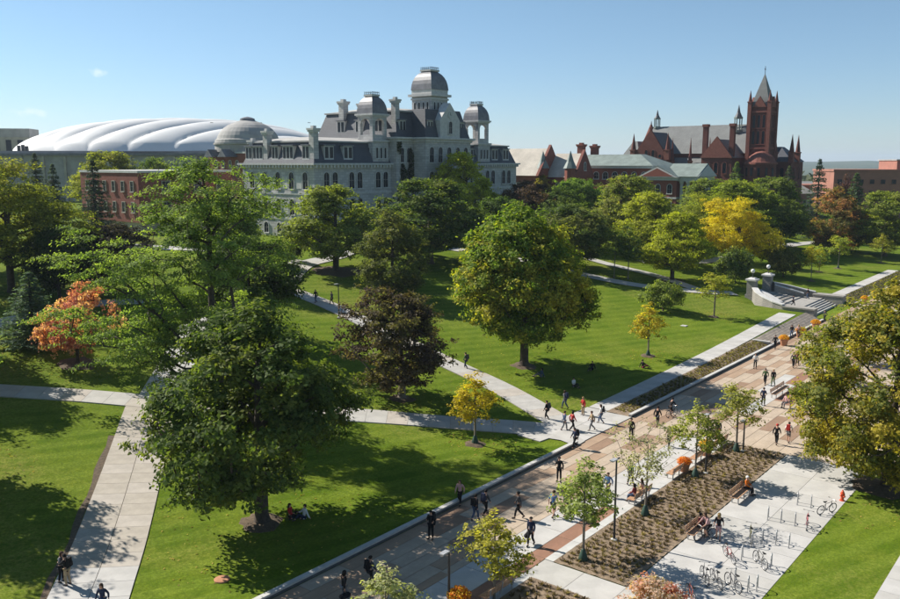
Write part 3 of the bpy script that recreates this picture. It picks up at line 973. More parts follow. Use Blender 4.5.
def dormer(parent, face, a, pos, z0, w, h, depth, n=2):
    """dormer box standing on the mansard; a row of sashes in its face"""
    d = thing_part = MB()
    if face == 'y':
        d.box(a - w / 2, a + w / 2, pos, pos + depth, z0, z0 + h)
    else:
        d.box(pos, pos + depth, a - w / 2, a + w / 2, z0, z0 + h)
    o = d.build('dormer', MAT['lime_trim'], parent)
    rf = MB()
    if face == 'y': rf.box(a - w / 2 - .2, a + w / 2 + .2, pos - .25, pos + depth, z0 + h + .001, z0 + h + .25)
    else: rf.box(pos - .25, pos + depth, a - w / 2 - .2, a + w / 2 + .2, z0 + h + .001, z0 + h + .25)
    rf.build('dormer_roof', MAT['lead'], o)
    for k in range(n):
        c_ = a - w / 2 + w * (k + .5) / n
        pb = MB()
        if face == 'y': pb.box(c_ - w / n * .36, c_ + w / n * .36, pos - .03, pos - .004, z0 + .35, z0 + h - .2)
        else: pb.box(pos - .03, pos - .004, c_ - w / n * .36, c_ + w / n * .36, z0 + .35, z0 + h - .2)
        pb.build('pane', MAT['glass'], o)


for y in (2.6, 7.6, 11.4, 16.6, 19.4): dormer(t, 'x', y, .35, E + .6, 3.0 if y in (7.6, 16.6) else 1.9, 2.6, 1.6, 3 if y in (7.6, 16.6) else 2)
for x in (4.2, 9.2, 48.0, 57.5, 62.0): dormer(t, 'y', x, .35, E + .6, 2.4, 2.6, 1.6, 2)
for y in (4, 9.5, 15): dormer(t, 'x', y, 21.5, 20.4, 2.2, 2.6, 1.6, 2)
for x in (23.6, 43): dormer(t, 'y', x, -.9, 20.2, 1.8, 2.6, 1.6, 2)
for x in (28.3, 38.7): dormer(t, 'y', x, -4.3, 20.2, 1.7, 2.6, 1.6, 2)
chimney(t, 1.0, 14.3, E, 20.6, .62, 'limestone', 'lime_trim')
chimney(t, 1.0, 1.0, E, 20.8, .62, 'limestone', 'lime_trim')
chimney(t, 22.4, 15.0, 19, 27.4, .72, 'limestone', 'lime_trim')
chimney(t, 22.6, .2, 19, 27.2, .6, 'limestone', 'lime_trim')
chimney(t, 25.5, 12.5, 19, 27.0, .6, 'limestone', 'lime_trim')
chimney(t, 2.0, 20.0, E, 18.9, .6, 'limestone', 'lime_trim')
# left and right belfry towers
for cx in (18.2, 53.0):
    b_ = MB().box(cx - 2.3, cx + 2.3, .2, 4.8, E - .5, E + 4.2).build('tower_base', MAT['limestone'], t)
    MB().box(cx - 2.6, cx + 2.6, -.1, 5.1, E + 4.201, E + 4.6).build('tower_cornice', MAT['lime_trim'], b_)
    for dx in (-1.2, 0, 1.2): window(b_, 'y', cx + dx, .2, E + .9, .6, 2.2, True, bars=False)
    for dy in (-1.2, 0, 1.2): window(b_, 'x', 2.5 + dy, cx - 2.3, E + .9, .6, 2.2, True, bars=False)
    open_belfry(t, cx, 2.5, 2.05, E + 4.6, E + 9.4)
    finish_dome(t, cx, 2.5, 2.05, E + 9.75, E + 13.2)
# central tower
cx, cy = 34.2, .8
b_ = MB().box(cx - 2.7, cx + 2.7, cy - 2.7, cy + 2.7, 20, 28.1).build('tower_shaft', MAT['limestone'], t)
MB().box(cx - 2.95, cx + 2.95, cy - 2.95, cy + 2.95, 24.7, 25.05).box(cx - 3.3, cx + 3.3, cy - 3.3, cy + 3.3, 28.101, 28.6).box(cx - 2.9, cx + 2.9, cy - 2.9, cy + 2.9, 27.4, 27.8).build('tower_cornice', MAT['lime_trim'], b_)
for d in (-1.75, -.6, .6, 1.75):
    window(b_, 'y', cx + d, cy - 2.7, 25.3, .55, 1.6, True, bars=False); window(b_, 'x', cy + d, cx - 2.7, 25.3, .55, 1.6, True, bars=False)
MB().box(cx - 2.75, cx + 2.75, cy - 2.75, cy + 2.75, 28.601, 29.5).build('dome_drum', MAT['lime_trim'], b_)
finish_dome(t, cx, cy, 2.65, 29.5, 33.4)

# ---- stadium: long grey wall and white air-supported roof
su, sv = w2uv(-89, 395)
t = thing('stadium', 'huge domed stadium with billowing white fabric roof above a grey wall', 'stadium', (-121, 392, 8), 0)
nx_, ny_ = 200, 80
hx, hy, zb, zt = 64.0, 55.0, 19.0, 34.4
vs, fs = [], []
for i in range(nx_ + 1):
    for j in range(ny_ + 1):
        a, b = -1 + 2 * i / nx_, -1 + 2 * j / ny_
        # square to rounded plan
        x = a * math.sqrt(max(0, 1 - .42 * b * b)); y = b * math.sqrt(max(0, 1 - .42 * a * a))
        e = (1 - abs(a) ** 2.2) ** 1.1 * (1 - abs(b) ** 2.4)
        s1 = math.sin((x * 8.2 - y * 4.6) * math.pi * .5); s2 = math.sin((x * 1.2 - y * 5.0 + .3) * math.pi * .5)
        bulge = (abs(s1) ** .42) * 1.0 + (abs(s2) ** .5) * .1
        vs.append((x * hx * 1.1, y * hy * 1.1, zb + (zt - zb) * max(0, e) ** .55 * (.64 + .36 * bulge / 1.1)))
for i in range(nx_):
    for j in range(ny_):
        q = i * (ny_ + 1) + j
        fs.append((q, q + ny_ + 1, q + ny_ + 2, q + 1))
fr_ = MB(); fr_.add(vs, fs)
fr_.build('fabric_roof', MAT['fabric_white'], t, smooth=True)
MB().box(-98, 80, -78, -60, -16, 17.2).build('concourse_wall', MAT['conc_wall'], t)
MB().box(-98.5, 80.5, -79, -59.5, 17.201, 18.0).build('parapet', MAT['lead'], t)
for x in np.arange(-92, 78, 8.0):
    MB().box(x - .4, x + .4, -78.7, -78.01, -16, 17.0).build('buttress', MAT['conc_beige'], t)
MB().box(-70, 74, -59, -50, -6, 19.2).build('ring_wall', MAT['conc_wall'], t)
for (x, h_) in ((-48, 2.1), (-46.4, 2.4), (-44.9, 1.9), (28, 1.6), (47, 1.6), (66, 1.6)):
    MB().box(x - .5, x + .5, -56, -55, 19.2 if h_ > 1.7 else 30, 19.2 + h_ if h_ > 1.7 else 30 + h_ * .1).build('roof_vent', MAT['dark_metal'], t)

# ---- round grey dome on a brick drum, between stadium and hall
X0, Y0 = (249 - 450) / 856 * 262, 262
t = thing('domed_building', 'round grey ribbed dome with small lantern on a red brick block', 'building', (X0, Y0, 7.7), AX)
MB().box(-8.2, 9, -9, 9, -2, 17.6).build('wall', MAT['brick'], t)
MB().box(-8.6, 9.4, -9.4, 9.4, 17.601, 18.1).build('parapet', MAT['lime_trim'], t)
for q in (-5, -1.7, 1.7, 5):
    window(t, 'x', q, -8.2, 13.4, 1.2, 2.2, True); window(t, 'y', q, -9, 13.4, 1.2, 2.2, True)
MB().lathe([(9.9, 18.1), (9.9, 20.2), (10.3, 20.3), (10.3, 20.8)], 40).build('drum', MAT['conc_wall'], t)
prof = [(9.9, 20.8), (9.75, 21.7), (9.3, 22.0), (8.9, 23.0), (8.2, 24.1), (7.2, 25.2), (5.9, 26.1), (4.4, 26.8), (2.6, 27.4), (2.5, 27.5)]
d_ = MB().lathe(prof, 40).build('dome_roof', MAT['conc_pale'], t, smooth=False)
MB().lathe([(2.3, 27.5), (2.2, 28.1), (1.2, 28.5), (.2, 28.7)], 16).build('lantern', MAT['lead'], d_)
for s_ in (-3.4, 3.2):
    gable(MB(), 'x', -12.5, -8.2, s_ - 1.8, s_ + 1.8, 16.6, 18.8, .2).build('porch_roof', MAT['lead'], t)

# ---- red brick classroom block on the left
X0, Y0 = (137 - 450) / 856 * 166, 166
t = thing('brick_block', 'flat roofed red brick block with square stone framed windows', 'building', (X0, Y0, 8.3), AX)
MB().box(0, 22, 0, 22, 2.6, 12.3).build('wall', MAT['brick'], t)
MB().box(.6, 21.4, .6, 21.4, -2, 2.599).build('ground_storey', MAT['conc_beige'], t)
MB().box(-.15, 22.15, -.15, 22.15, 12.301, 12.75).build('parapet', MAT['lime_trim'], t)
for z in (4.5, 8.6):
    for y in (2.2, 5.6, 9.0, 12.4, 15.8, 19.2): window(t, 'x', y, 0, z, 1.0, 2.0, False, 'conc_beige')
    for x in (6, 13.5, 19): window(t, 'y', x, 0, z, 1.7, 2.0, False, 'conc_beige')

# ---- concrete tower block at the far left
t = thing('concrete_block', 'beige concrete block with dark vertical recesses beside the stadium', 'building', (-205, 395, 8), R(10))
MB().box(-12, 11, 0, 14, -3, 29.4).build('wall', MAT['conc_beige'], t)
MB().box(-12.3, 11.3, -.3, 14.3, 26.2, 30.2).build('parapet', MAT['conc_wall'], t)
for x in (-9.2, -4.2, .8, 5.8):
    MB().box(x, x + 2.3, -.25, -.01, 4, 25).build('window', MAT['glass'], t)
t = thing('brick_shed', 'small dark red rooftop block behind the stadium edge', 'building', (-168, 420, 8), R(8))
MB().box(-6, 9, 0, 8, -3, 24.4).build('wall', MAT['brick'], t); MB().box(-6.3, 9.3, -.3, 8.3, 24.401, 24.9).build('parapet', MAT['lead'], t)

# ---- gabled brick house with pale roofs right of the hall
X0, Y0 = (541 - 450) / 856 * 232, 232
t = thing('gabled_hall', 'red brick gabled hall with pale slate roofs beside the grey hall', 'building', (X0, Y0, 8.5), AX)
MB().box(-1, 10, 0, 13, -2, 10.6).build('wall', MAT['brick'], t)
gable(MB(), 'y', .4, 13.4, -1, 10, 10.62, 18.0, .6).build('gable_roof', MAT['tile_pale'], t)
MB().prism([(-2.0, 10.6), (11.0, 10.6), (4.5, 19.0)], 'y', -.4, .38).build('gable_wall', MAT['redtrim'], t)
MB().box(2.5, 12, -9, -.4, -2, 10.2).build('wing_wall', MAT['brick'], t)
gable(MB(), 'y', -8.6, -.41, 2.5, 12, 10.22, 16.6, .5).build('gable_roof', MAT['tile_pale'], t)
MB().prism([(1.8, 10.2), (12.7, 10.2), (7.25, 17.6)], 'y', -9.4, -8.62).build('gable_wall', MAT['redtrim'], t)
for q in (-8.2, .4):
    c_ = MB().lathe([(1.5, 6), (1.5, 12.6)], 8, (1.6, q, 0)).build('turret', MAT['brick'], t)
    MB().lathe([(1.9, 12.6), (1.0, 14.4), (.06, 17.2)], 8, (1.6, q, 0)).build('turret_roof', MAT['copper'], c_)
for q in (3, 6.5, 10): window(t, 'x', q, -1, 6.2, 1.2, 2.4, False)
for q in (4.8, 7.2, 9.6): window(t, 'y', q, -9.0, 6.2, 1.0, 2.6, True)
window(t, 'y', 7.25, -9.4, 12.0, .9, 2.2, True)
window(t, 'x', -4, 2.5, 6.2, 1.1, 2.4, False)

# ---- library: brick, green copper hip roofs, white portico
X0, Y0 = (655 - 450) / 856 * 226, 226
t = thing('brick_library', 'brick library with low green copper roof and white columned portico', 'building', (X0, Y0, 8.5), AX)
MB().box(2, 16, 2, 30, -3, 12.6).build('wall', MAT['brick'], t)
k = MB().box(1.3, 16.7, 1.3, 30.7, 12.601, 13.3); k.build('cornice', MAT['lime_trim'], t)
hip(MB(), .9, 17.1, .9, 31.1, 13.302, 16.4, 6.6, 7).build('hip_roof', MAT['copper'], t)
for y in np.arange(4, 30, 2.9):
    window(t, 'x', y, 2, 9.6, 1.5, 2.0, True, 'frame_white')
for y in (5, 10, 16, 22, 27): window(t, 'x', y, 2, 4.0, 1.2, 2.4, False)
chimney(t, 9, 27.5, 14, 19.6, .9, 'brick', 'brick'); chimney(t, 11.5, 24.5, 14, 19.2, .9, 'brick', 'brick')
# projecting pedimented wing and portico
MB().box(-4, 9, -8, 2, -3, 9.6).build('wing_wall', MAT['brick'], t)
MB().box(-4.5, 9.5, -8.5, 2.4, 9.601, 10.3).build('cornice', MAT['frame_white'], t)
w_ = MB().prism([(-8.9, 10.31), (2.9, 10.31), (-3.0, 13.4)], 'x', -4.7, 9.6).build('gable_roof', MAT['copper'], t)
MB().prism([(-8.6, 10.33), (2.6, 10.33), (-3.0, 13.0)], 'x', -4.95, -4.72).build('pediment', MAT['lime_trim'], t)
MB().prism([(-7.4, 10.6), (1.4, 10.6), (-3.0, 12.7)], 'x', -5.0, -4.955).build('tympanum', MAT['brick'], t)
for y in (-6.2, -3, .2):
    window(t, 'x', y, -4, 6.2, 1.2, 2.4, True, 'frame_white'); window(t, 'x', y, -4, 2.0, 1.2, 2.2, False, 'frame_white')
MB().box(-4.15, 9.15, -8.15, 2.1, 4.9, 5.35).build('belt_course', MAT['frame_white'], t)
MB().box(-3.4, 8.4, -13, -8.02, 9.4, 10.6).build('entablature', MAT['frame_white'], t)
MB().prism([(-3.9, 10.61), (8.9, 10.61), (2.5, 13.9)], 'y', -13.4, -4).build('portico_roof', MAT['copper'], t)
MB().prism([(-3.7, 10.63), (8.7, 10.63), (2.5, 13.5)], 'y', -13.6, -13.42).build('pediment', MAT['frame_white'], t)
for x in np.linspace(-2.8, 7.8, 6):
    MB().lathe([(.62, .2), (.62, .6), (.5, .7), (.42, 8.8), (.6, 9.0), (.62, 9.39)], 12, (x, -12.5, 0)).build('column', MAT['frame_white'], t, smooth=False)
for y in (-10.6, -8.9):
    MB().lathe([(.62, .2), (.62, .6), (.5, .7), (.42, 8.8), (.6, 9.0), (.62, 9.39)], 12, (-2.8, y, 0)).build('column', MAT['frame_white'], t)
MB().box(-3.6, 8.6, -13.2, -8.02, -3, .199).build('podium', MAT['lime_trim'], t)

# ---- red sandstone college with tall tower
X0, Y0 = (760 - 450) / 856 * 262, 262
t = thing('red_college', 'dark red sandstone college with steep slate roof and tall spired bell tower', 'building', (X0, Y0, 8.5), AX)


def pinnacle(par, x, y, z0, r, h1, h2):
    p = MB().lathe([(r, z0), (r, z0 + h1), (r * 1.25, z0 + h1 + .05), (r * 1.25, z0 + h1 + .35)], sq=True, c=(x, y, 0)).build('pinnacle', MAT['redtrim'], par)
    MB().lathe([(r * 1.1, z0 + h1 + .35), (.04, z0 + h1 + h2)], 8, (x, y, 0)).build('pinnacle_cap', MAT['redstone'], p)


def cupola(par, x, y, z0, r, h):
    c_ = MB()
    c_.lathe([(r * 1.2, z0), (r * 1.2, z0 + .7), (r * .5, z0 + .75)], 8, (x, y, 0))
    for k in range(8):
        a = k * math.pi / 4
        c_.tube([(x + r * math.cos(a), y + r * math.sin(a), z0 + .7), (x + r * math.cos(a), y + r * math.sin(a), z0 + h * .5)], .16, 5)
    c_.lathe([(r * 1.25, z0 + h * .5), (r * 1.25, z0 + h * .56)], 8, (x, y, 0))
    o = c_.build('cupola', MAT['copper'], par)
    MB().lathe([(r * 1.1, z0 + h * .56), (r * .5, z0 + h * .72), (.05, z0 + h)], 8, (x, y, 0)).build('cupola_roof', MAT['slate'], o)


# tower: x/y centred on 0,0
TH = 2.95
MB().box(-TH, TH, -TH, TH, -3, 30.6).build('tower_shaft', MAT['redstone'], t)
tr_ = MB()
for sx in (-1, 1):
    for sy in (-1, 1):
        tr_.box(sx * TH - .55, sx * TH + .55, sy * TH - .55, sy * TH + .55, -3, 30.8)
tr_.build('corner_buttress', MAT['redtrim'], t)
for z in (11.5, 18.2, 29.0):
    MB().box(-TH - .3, TH + .3, -TH - .3, TH + .3, z, z + .5).build('string_course', MAT['redtrim'], t)
for d in (-1.5, 0, 1.5):
    for z, h in ((19.6, 4.0), (24.4, 3.9)):
        window(t, 'x', d, -TH, z, .9, h, True, 'redtrim', False); window(t, 'y', d, -TH, z, .9, h, True, 'redtrim', False)
for sx in (-1, 1):
    for sy in (-1, 1): pinnacle(t, sx * TH, sy * TH, 30.8, .55, 1.2, 3.6)
for ax in ('x', 'y'):
    for s_ in (-1, 1):
        MB().prism([(-2.0, 30.61), (2.0, 30.61), (0, 33.8)], ax, s_ * TH - .35 if s_ < 0 else TH - .3, s_ * TH + .3 if s_ < 0 else TH + .35).build('gablet', MAT['redtrim'], t)
sp_ = MB().lathe([(TH - .3, 30.62), (2.1, 33.4), (.12, 40.3)], sq=True).build('spire', MAT['slate_pale'], t)
MB().tube([(0, 0, 40.2), (0, 0, 42.8)], .09, 5).box(-.6, .6, -.06, .06, 41.8, 42.0).build('finial', MAT['dark_metal'], sp_)
# apsidal stair turret in front of the tower
MB().lathe([(4.4, -3), (4.4, 13.6)], 20, (-3.2, -1.4, 0)).build('apse', MAT['redstone'], t)
MB().lathe([(4.8, 13.6), (4.8, 14.2), (4.3, 14.3), (3.4, 16.0), (1.6, 17.3), (.1, 17.6)], 20, (-3.2, -1.4, 0)).build('apse_roof', MAT['redtrim'], t)
for k in range(5):
    a = math.pi + (k - 1.6) * .5
    p = MB().box(-.35, .35, -.1, .1, 10.2, 12.6).build('window', MAT['glass'], t, (-3.2 + 4.42 * math.cos(a), -1.4 + 4.42 * math.sin(a), 0), a + math.pi / 2)
# nave: ridge along y
MB().box(1, 17, 3.4, 40, -3, 17.0).build('nave_wall', MAT['redstone'], t)
gable(MB(), 'y', 3.0, 40.4, 1, 17, 17.02, 26.2, .7).build('nave_roof', MAT['slate_pale'], t)
MB().prism([(.4, 17.0), (17.6, 17.0), (9, 27.0)], 'y', 40.41, 41.1).build('gable_wall', MAT['redtrim'], t)
MB().box(3, 15, 41.1, 49, -3, 14.5).build('chancel_wall', MAT['redstone'], t)
hip(MB(), 2.4, 15.6, 41.12, 49.6, 14.52, 21.4, 4.5, 3.5).build('chancel_roof', MAT['slate_pale'], t)
# big cross gable facing the camera side
MB().box(-5, 1, 28, 40, -3, 15.2).build('transept_wall', MAT['redstone'], t)
gable(MB(), 'x', -4.6, 9, 28, 40, 15.22, 24.0, .3).build('transept_roof', MAT['slate'], t)
MB().prism([(27.4, 15.2), (40.6, 15.2), (34, 24.8)], 'x', -5.4, -4.62).build('gable_wall', MAT['redstone'], t)
for y in (28, 40): pinnacle(t, -5, y, 15.0, .8, 3.0, 5.6)
pinnacle(t, -5, 34, 24.3, .35, .8, 2.4)
for y in (30.4, 32.8, 35.2, 37.6): window(t, 'x', y, -5.4 if 31 < y < 37 else -5.4, 15.6, 1.1, 2.6 if 31 < y < 37 else 1.2, True, 'redtrim', False)
for y in (30.4, 34, 37.6): window(t, 'x', y, -5.0, 8.4, 1.5, 4.2, True, 'redtrim', False)
for z in (14.2,): MB().box(-5.5, -4.99, 27.8, 40.2, z, z + .5).build('string_course', MAT['redtrim'], t)
# arched hall windows between transept and front wing
MB().box(-2, .99, 15, 27.99, -3, 12.2).build('aisle_wall', MAT['redstone'], t)
MB().prism([(-2.6, 12.22), (.98, 12.22), (.98, 15.8)], 'y', 15.0, 27.9).build('aisle_roof', MAT['slate_pale'], t)
for y in (17.2, 20.2, 23.2, 26.2): window(t, 'x', y, -2, 7.6, 1.5, 3.6, True, 'redtrim', False)
for y in (15.2, 21.5, 27.6): pinnacle(t, -2.2, y, 10, .55, 4.4, 7.6)
# front wing with twin chimneys
MB().box(-9, 1, 5.5, 15, -3, 15.6).build('front_wing', MAT['redstone'], t)
gable(MB(), 'x', -8.6, 3, 5.5, 15, 15.62, 21.2, .3).build('wing_roof', MAT['slate_pale'], t)
MB().prism([(5.2, 15.6), (15.3, 15.6), (10.25, 22.0)], 'x', -9.4, -8.62).build('gable_wall', MAT['redtrim'], t)
for y in (6.2, 14.6):
    c_ = MB().box(-8.0, -6.6, y - .7, y + .7, 15, 25.0).build('chimney', MAT['redstone'], t)
    MB().box(-8.2, -6.4, y - .9, y + .9, 25.001, 25.8).build('chimney_cap', MAT['redtrim'], c_)
for y in (7.6, 10.25, 12.9):
    window(t, 'x', y, -9, 10.8, 1.2, 3.4, True, 'redtrim', False); window(t, 'x', y, -9, 5.0, 1.2, 3.0, False, 'redtrim', False)
for x in (-7.4, -3.6): window(t, 'y', x, 5.5, 9.8, 1.2, 3.4, True, 'redtrim', False)
# far right block
MB().box(4, 16, -8, 3.3, -3, 14.4).build('end_block', MAT['redstone'], t)
hip(MB(), 3.6, 16.4, -8.4, 3.2, 14.42, 19.0, 5, 5).build('end_roof', MAT['slate'], t)
for (x, y) in ((4, -8), (10, -8), (4, -3)): pinnacle(t, x, y, 14.0, .7, 3.0, 5.6)
for y in (-5.4, -1.5): window(t, 'x', y, 4, 9.0, 1.2, 3.6, True, 'redtrim', False)
for x in (7, 12): window(t, 'y', x, -8, 9.0, 1.2, 3.6, True, 'redtrim', False)
cupola(t, 9, 38.6, 25.6, .95, 6.2); cupola(t, 7.0, 10.0, 23.6, 1.15, 8.6); cupola(t, 13, 8.0, 22.6, .9, 8.2)

# ---- salmon brick hospital blocks at the far right
t = thing('salmon_block', 'long salmon brick block with rows of small square windows at the lawn end', 'building', ((850 - 450) / 856 * 300, 300, -1), R(-8))
MB().box(-5, 30, 0, 26, -4, 20.6).build('wall', MAT['brick_pink'], t)
MB().box(-5.3, 30.3, -.3, 26.3, 20.601, 21.3).build('parapet', MAT['brick_pink'], t)
MB().box(17, 30, 4, 22, 21.301, 24.4).build('penthouse', MAT['brick_pink'], t)
MB().box(16.7, 30.3, 3.7, 22.3, 24.401, 24.8).build('penthouse_roof', MAT['conc_wall'], t)
for z in (4.5, 8.4, 12.3, 16.2):
    for x in np.arange(-3, 29, 3.6): window(t, 'y', x, 0, z, 1.5, 1.6, False, 'brick_pink', False)
t = thing('salmon_block', 'low salmon brick wing with flat roof behind the dark spruce', 'building', ((812 - 450) / 856 * 330, 330, -1), R(-8))
MB().box(-8, 24, 0, 20, -4, 14.6).build('wall', MAT['brick_pink'], t)
MB().box(-8.3, 24.3, -.3, 20.3, 14.601, 15.2).build('parapet', MAT['brick_pink'], t)
for z in (3.2, 7.0, 10.8):
    for x in np.arange(-6, 23, 3.4): window(t, 'y', x, 0, z, 1.4, 1.6, False, 'brick_pink', False)
t = thing('salmon_house', 'small salmon brick house with hipped roof beyond the red college', 'building', ((803 - 450) / 856 * 285, 285, 0), R(12))
MB().box(-5, 5, 0, 9, -4, 12.4).build('wall', MAT['brick_pink'], t)
hip(MB(), -5.5, 5.5, -.5, 9.5, 12.401, 15.2, 3.5, 3.5).build('hip_roof', MAT['tile_pale'], t)
for z in (3.4, 8.4):
    for x in (-3.4, -.9, 1.6, 3.8): window(t, 'y', x, 0, z, 1.1, 1.7, False, 'frame_white', False)
for (px, Y, w, h, m_, lb) in ((796, 380, 12, 14, 'slate', 'long dark roofed building on the slope beyond the red college'), (806, 420, 12, 15, 'conc_wall', 'grey flat roofed building far behind the spruces'), (788, 460, 9, 16, 'brick', 'far brick building beside the distant woods')):
    t = thing('far_building', lb, 'building', ((px - 450) / 856 * Y, Y, -6), R(-10))
    MB().box(-w, w, 0, 12, -4, h).build('wall', MAT['brick' if m_ == 'brick' else 'conc_beige'], t)
    hip(MB(), -w - .5, w + .5, -.5, 12.5, h + .001, h + 4.5, 5, 5.5).build('roof', MAT[m_], t)
    for x in np.arange(-w + 2, w - 1, 3.5): MB().box(x - .7, x + .7, -.06, -.005, h - 4, h - 2).build('window', MAT['glass'], t)

# ------------------------------------------------------------------ trees
def unit(v):
    return v / np.maximum(np.linalg.norm(v, axis=-1, keepdims=True), 1e-6)


def leaf_quads(P, Nn, size, rng, aspect=.62):
    """kite-shaped leaves at P, facing Nn"""
    n = len(P)
    r = unit(rng.normal(size=(n, 3)))
    a = unit(np.cross(Nn, r)); b = np.cross(Nn, a)
    s = (size * rng.uniform(.6, 1.35, n))[:, None]
    tip = P + a * s * .62; back = P - a * s * .5
    l_ = P + b * s * aspect * .5 - a * s * .06; r_ = P - b * s * aspect * .5 - a * s * .06
    # a slight fold so the leaf catches light unevenly
    fold = Nn * s * rng.uniform(-.12, .22, (n, 1))
    return np.stack([back, r_ + fold, tip, l_ + fold], 1).reshape(-1, 3)


PROFILES = {
    'round': lambda t: np.sqrt(np.clip(1 - (2 * t - 1) ** 2, 0, 1)) ** .8,
    'ovate': lambda t: np.clip(np.sin(np.pi * np.clip(t, 0, 1) ** .72), 0, 1) ** .62,
    'vase': lambda t: np.clip(.35 + .95 * t, 0, 1) * np.clip((1 - t) * 3.2, 0, 1) ** .5,
    'spread': lambda t: np.clip((t + .05) * 2.6, 0, 1) ** .6 * np.sqrt(np.clip(1 - t ** 2.2, 0, 1)),
    'cone': lambda t: np.clip(t * 9, 0, 1) * (1 - t) ** .75 + .02,
}


def gen_tree(seed, H, hb, Rr, prof, nclump, per, leaf, csize, flat=.7, shell=.45, lump=.28, trunk_r=.3, lean=0., gaps=.0, elong=0., droop=0., upright=.5, bend=.4, two_level=True, limbs=(), lobe=.24):
    """returns trunk MB and leaf arrays; H total height, hb crown base, Rr crown radius"""
    rng = np.random.default_rng(seed)
    f = PROFILES[prof]
    # uneven outline: a handful of random bulges and hollows over the crown
    nb = 9
    bd = unit(rng.normal(size=(nb, 3)) * np.array([1, 1, .8])); ba = rng.uniform(-lump * 1.2, lump, nb)
    C_ = []
    tries = 0
    mind = csize * .62
    while len(C_) < nclump and tries < nclump * 60:
        tries += 1
        t = rng.uniform(.02, 1)
        th = rng.uniform(0, 2 * math.pi)
        rf = rng.uniform(0, 1) ** shell
        if rng.uniform() > f(np.array(t)) + .12: continue
        rad = Rr * float(f(np.array(t))) * rf
        p = np.array([rad * math.cos(th), rad * math.sin(th), hb + (H - hb) * t])
        d = p - np.array([0, 0, hb + (H - hb) * .45]); dn = d / max(1e-5, np.linalg.norm(d))
        w = 1 + float(np.sum(ba * np.clip((bd @ dn - .55) / .45, 0, 1)))
        p = np.array([0, 0, hb + (H - hb) * .45]) + d * w
        if p[2] < hb * .75: continue
        p[0] += lean * (p[2] / H) ** 2
        if C_ and np.min(np.linalg.norm(np.array(C_) - p, axis=1)) < mind * rng.uniform(.6, 1): continue
        C_.append(p)
    C_ = np.array(C_)
    # clumps gather on limbs: draw them toward a few lobe centres so the outline is knobbly
    nl = max(4, len(C_) // 12)
    far_ = np.argsort(-np.linalg.norm(C_ - np.array([0, 0, hb + (H - hb) * .4]), axis=1))[: len(C_) * 2 // 3]
    L_ = C_[rng.choice(far_, min(nl, len(far_)), replace=False)]
    dl = np.linalg.norm(C_[:, None] - L_[None], axis=2); il = np.argmin(dl, axis=1)
    C_ = C_ + (L_[il] - C_) * lobe
    lobe_c = rng.uniform(0, 1, len(L_))[il]
    if gaps > 0:
        k = rng.uniform(size=len(C_)) > gaps
        C_ = C_[k]; lobe_c = lobe_c[k]
    for (a_, b_, k_) in limbs:
        a_, b_ = np.array(a_, float), np.array(b_, float)
        for q in range(k_):
            f_ = rng.uniform(.28, 1.0)
            C_ = np.vstack([C_, a_ + (b_ - a_) * f_ + rng.normal(0, 1, 3) * np.array([.8, 1.1, .75]) * (.6 + f_) + np.array([0, 0, .8 * math.sin(f_ * 3)])]); lobe_c = np.append(lobe_c, rng.uniform(0, 1))
    # skeleton: trunk, then each clump joins the nearest lower piece of wood
    Nd = []; par = []
    nt = 9
    ztop = hb + (H - hb) * .72
    bx, by = rng.normal(0, bend * .3, 2)
    for i in range(nt):
        q = i / (nt - 1)
        Nd.append(np.array([lean * (q * ztop / H) ** 2 + bx * math.sin(q * 3) * q, by * math.sin(q * 2.4) * q, ztop * q])); par.append(i - 1)
    for (a_, b_, k_) in limbs:
        a_, b_ = np.array(a_, float), np.array(b_, float)
        pj = int(np.argmin([np.linalg.norm(q - a_) for q in Nd[:nt]]))
        for q in range(1, 7):
            f_ = q / 6
            Nd.append(a_ + (b_ - a_) * f_ + np.array([0, 0, .9 * math.sin(f_ * 3)])); par.append(pj); pj = len(Nd) - 1
    order = np.argsort(np.hypot(C_[:, 0], C_[:, 1]) + (C_[:, 2] - hb) * .15)
    ends = []
    for ci in order:
        c = C_[ci]
        A = np.array(Nd)
        d = np.linalg.norm(A - c, axis=1)
        rise = c[2] - A[:, 2]
        hor = np.hypot(A[:, 0] - c[0], A[:, 1] - c[1])
        cost = d + np.clip(.45 * hor - rise, 0, None) * 1.5 + (A[:, 2] < hb * .72) * 6
        j = int(np.argmin(cost))
        mid = A[j] * .5 + c * .5 + rng.normal(0, .05 * d[j] + .01, 3); mid[2] += .08 * d[j]
        Nd.append(mid); par.append(j); Nd.append(c); par.append(len(Nd) - 2); ends.append(len(Nd) - 1)
    nN = len(Nd)
    area = np.zeros(nN)
    for e in ends: area[e] += 1
    for i in range(nN - 1, 0, -1):
        area[par[i]] += area[i]
    rad = trunk_r * (np.maximum(area, .4) / max(1, area[0])) ** .46
    tb = MB()
    tb.tube([tuple(Nd[0] - np.array([0, 0, .3])), tuple(Nd[0] + np.array([0, 0, .05])), tuple(Nd[0] * .6 + Nd[1] * .4)], [trunk_r * 1.7, trunk_r * 1.35, trunk_r * 1.02], 8, False)
    for i in range(1, nN):
        p = par[i]
        r0 = min(rad[p], max(rad[i] * 1.35, .012)); r1 = max(rad[i], .010)
        if p < nt and i < nt: r0 = rad[p]
        tb.tube([tuple(Nd[p]), tuple(Nd[i])], [r0, r1], 7 if r0 > .12 else 4, False)
    # foliage
    cen = np.array([lean * .3, 0, hb + (H - hb) * .4])
    Ps, Ns, LV, CV = [], [], [], []
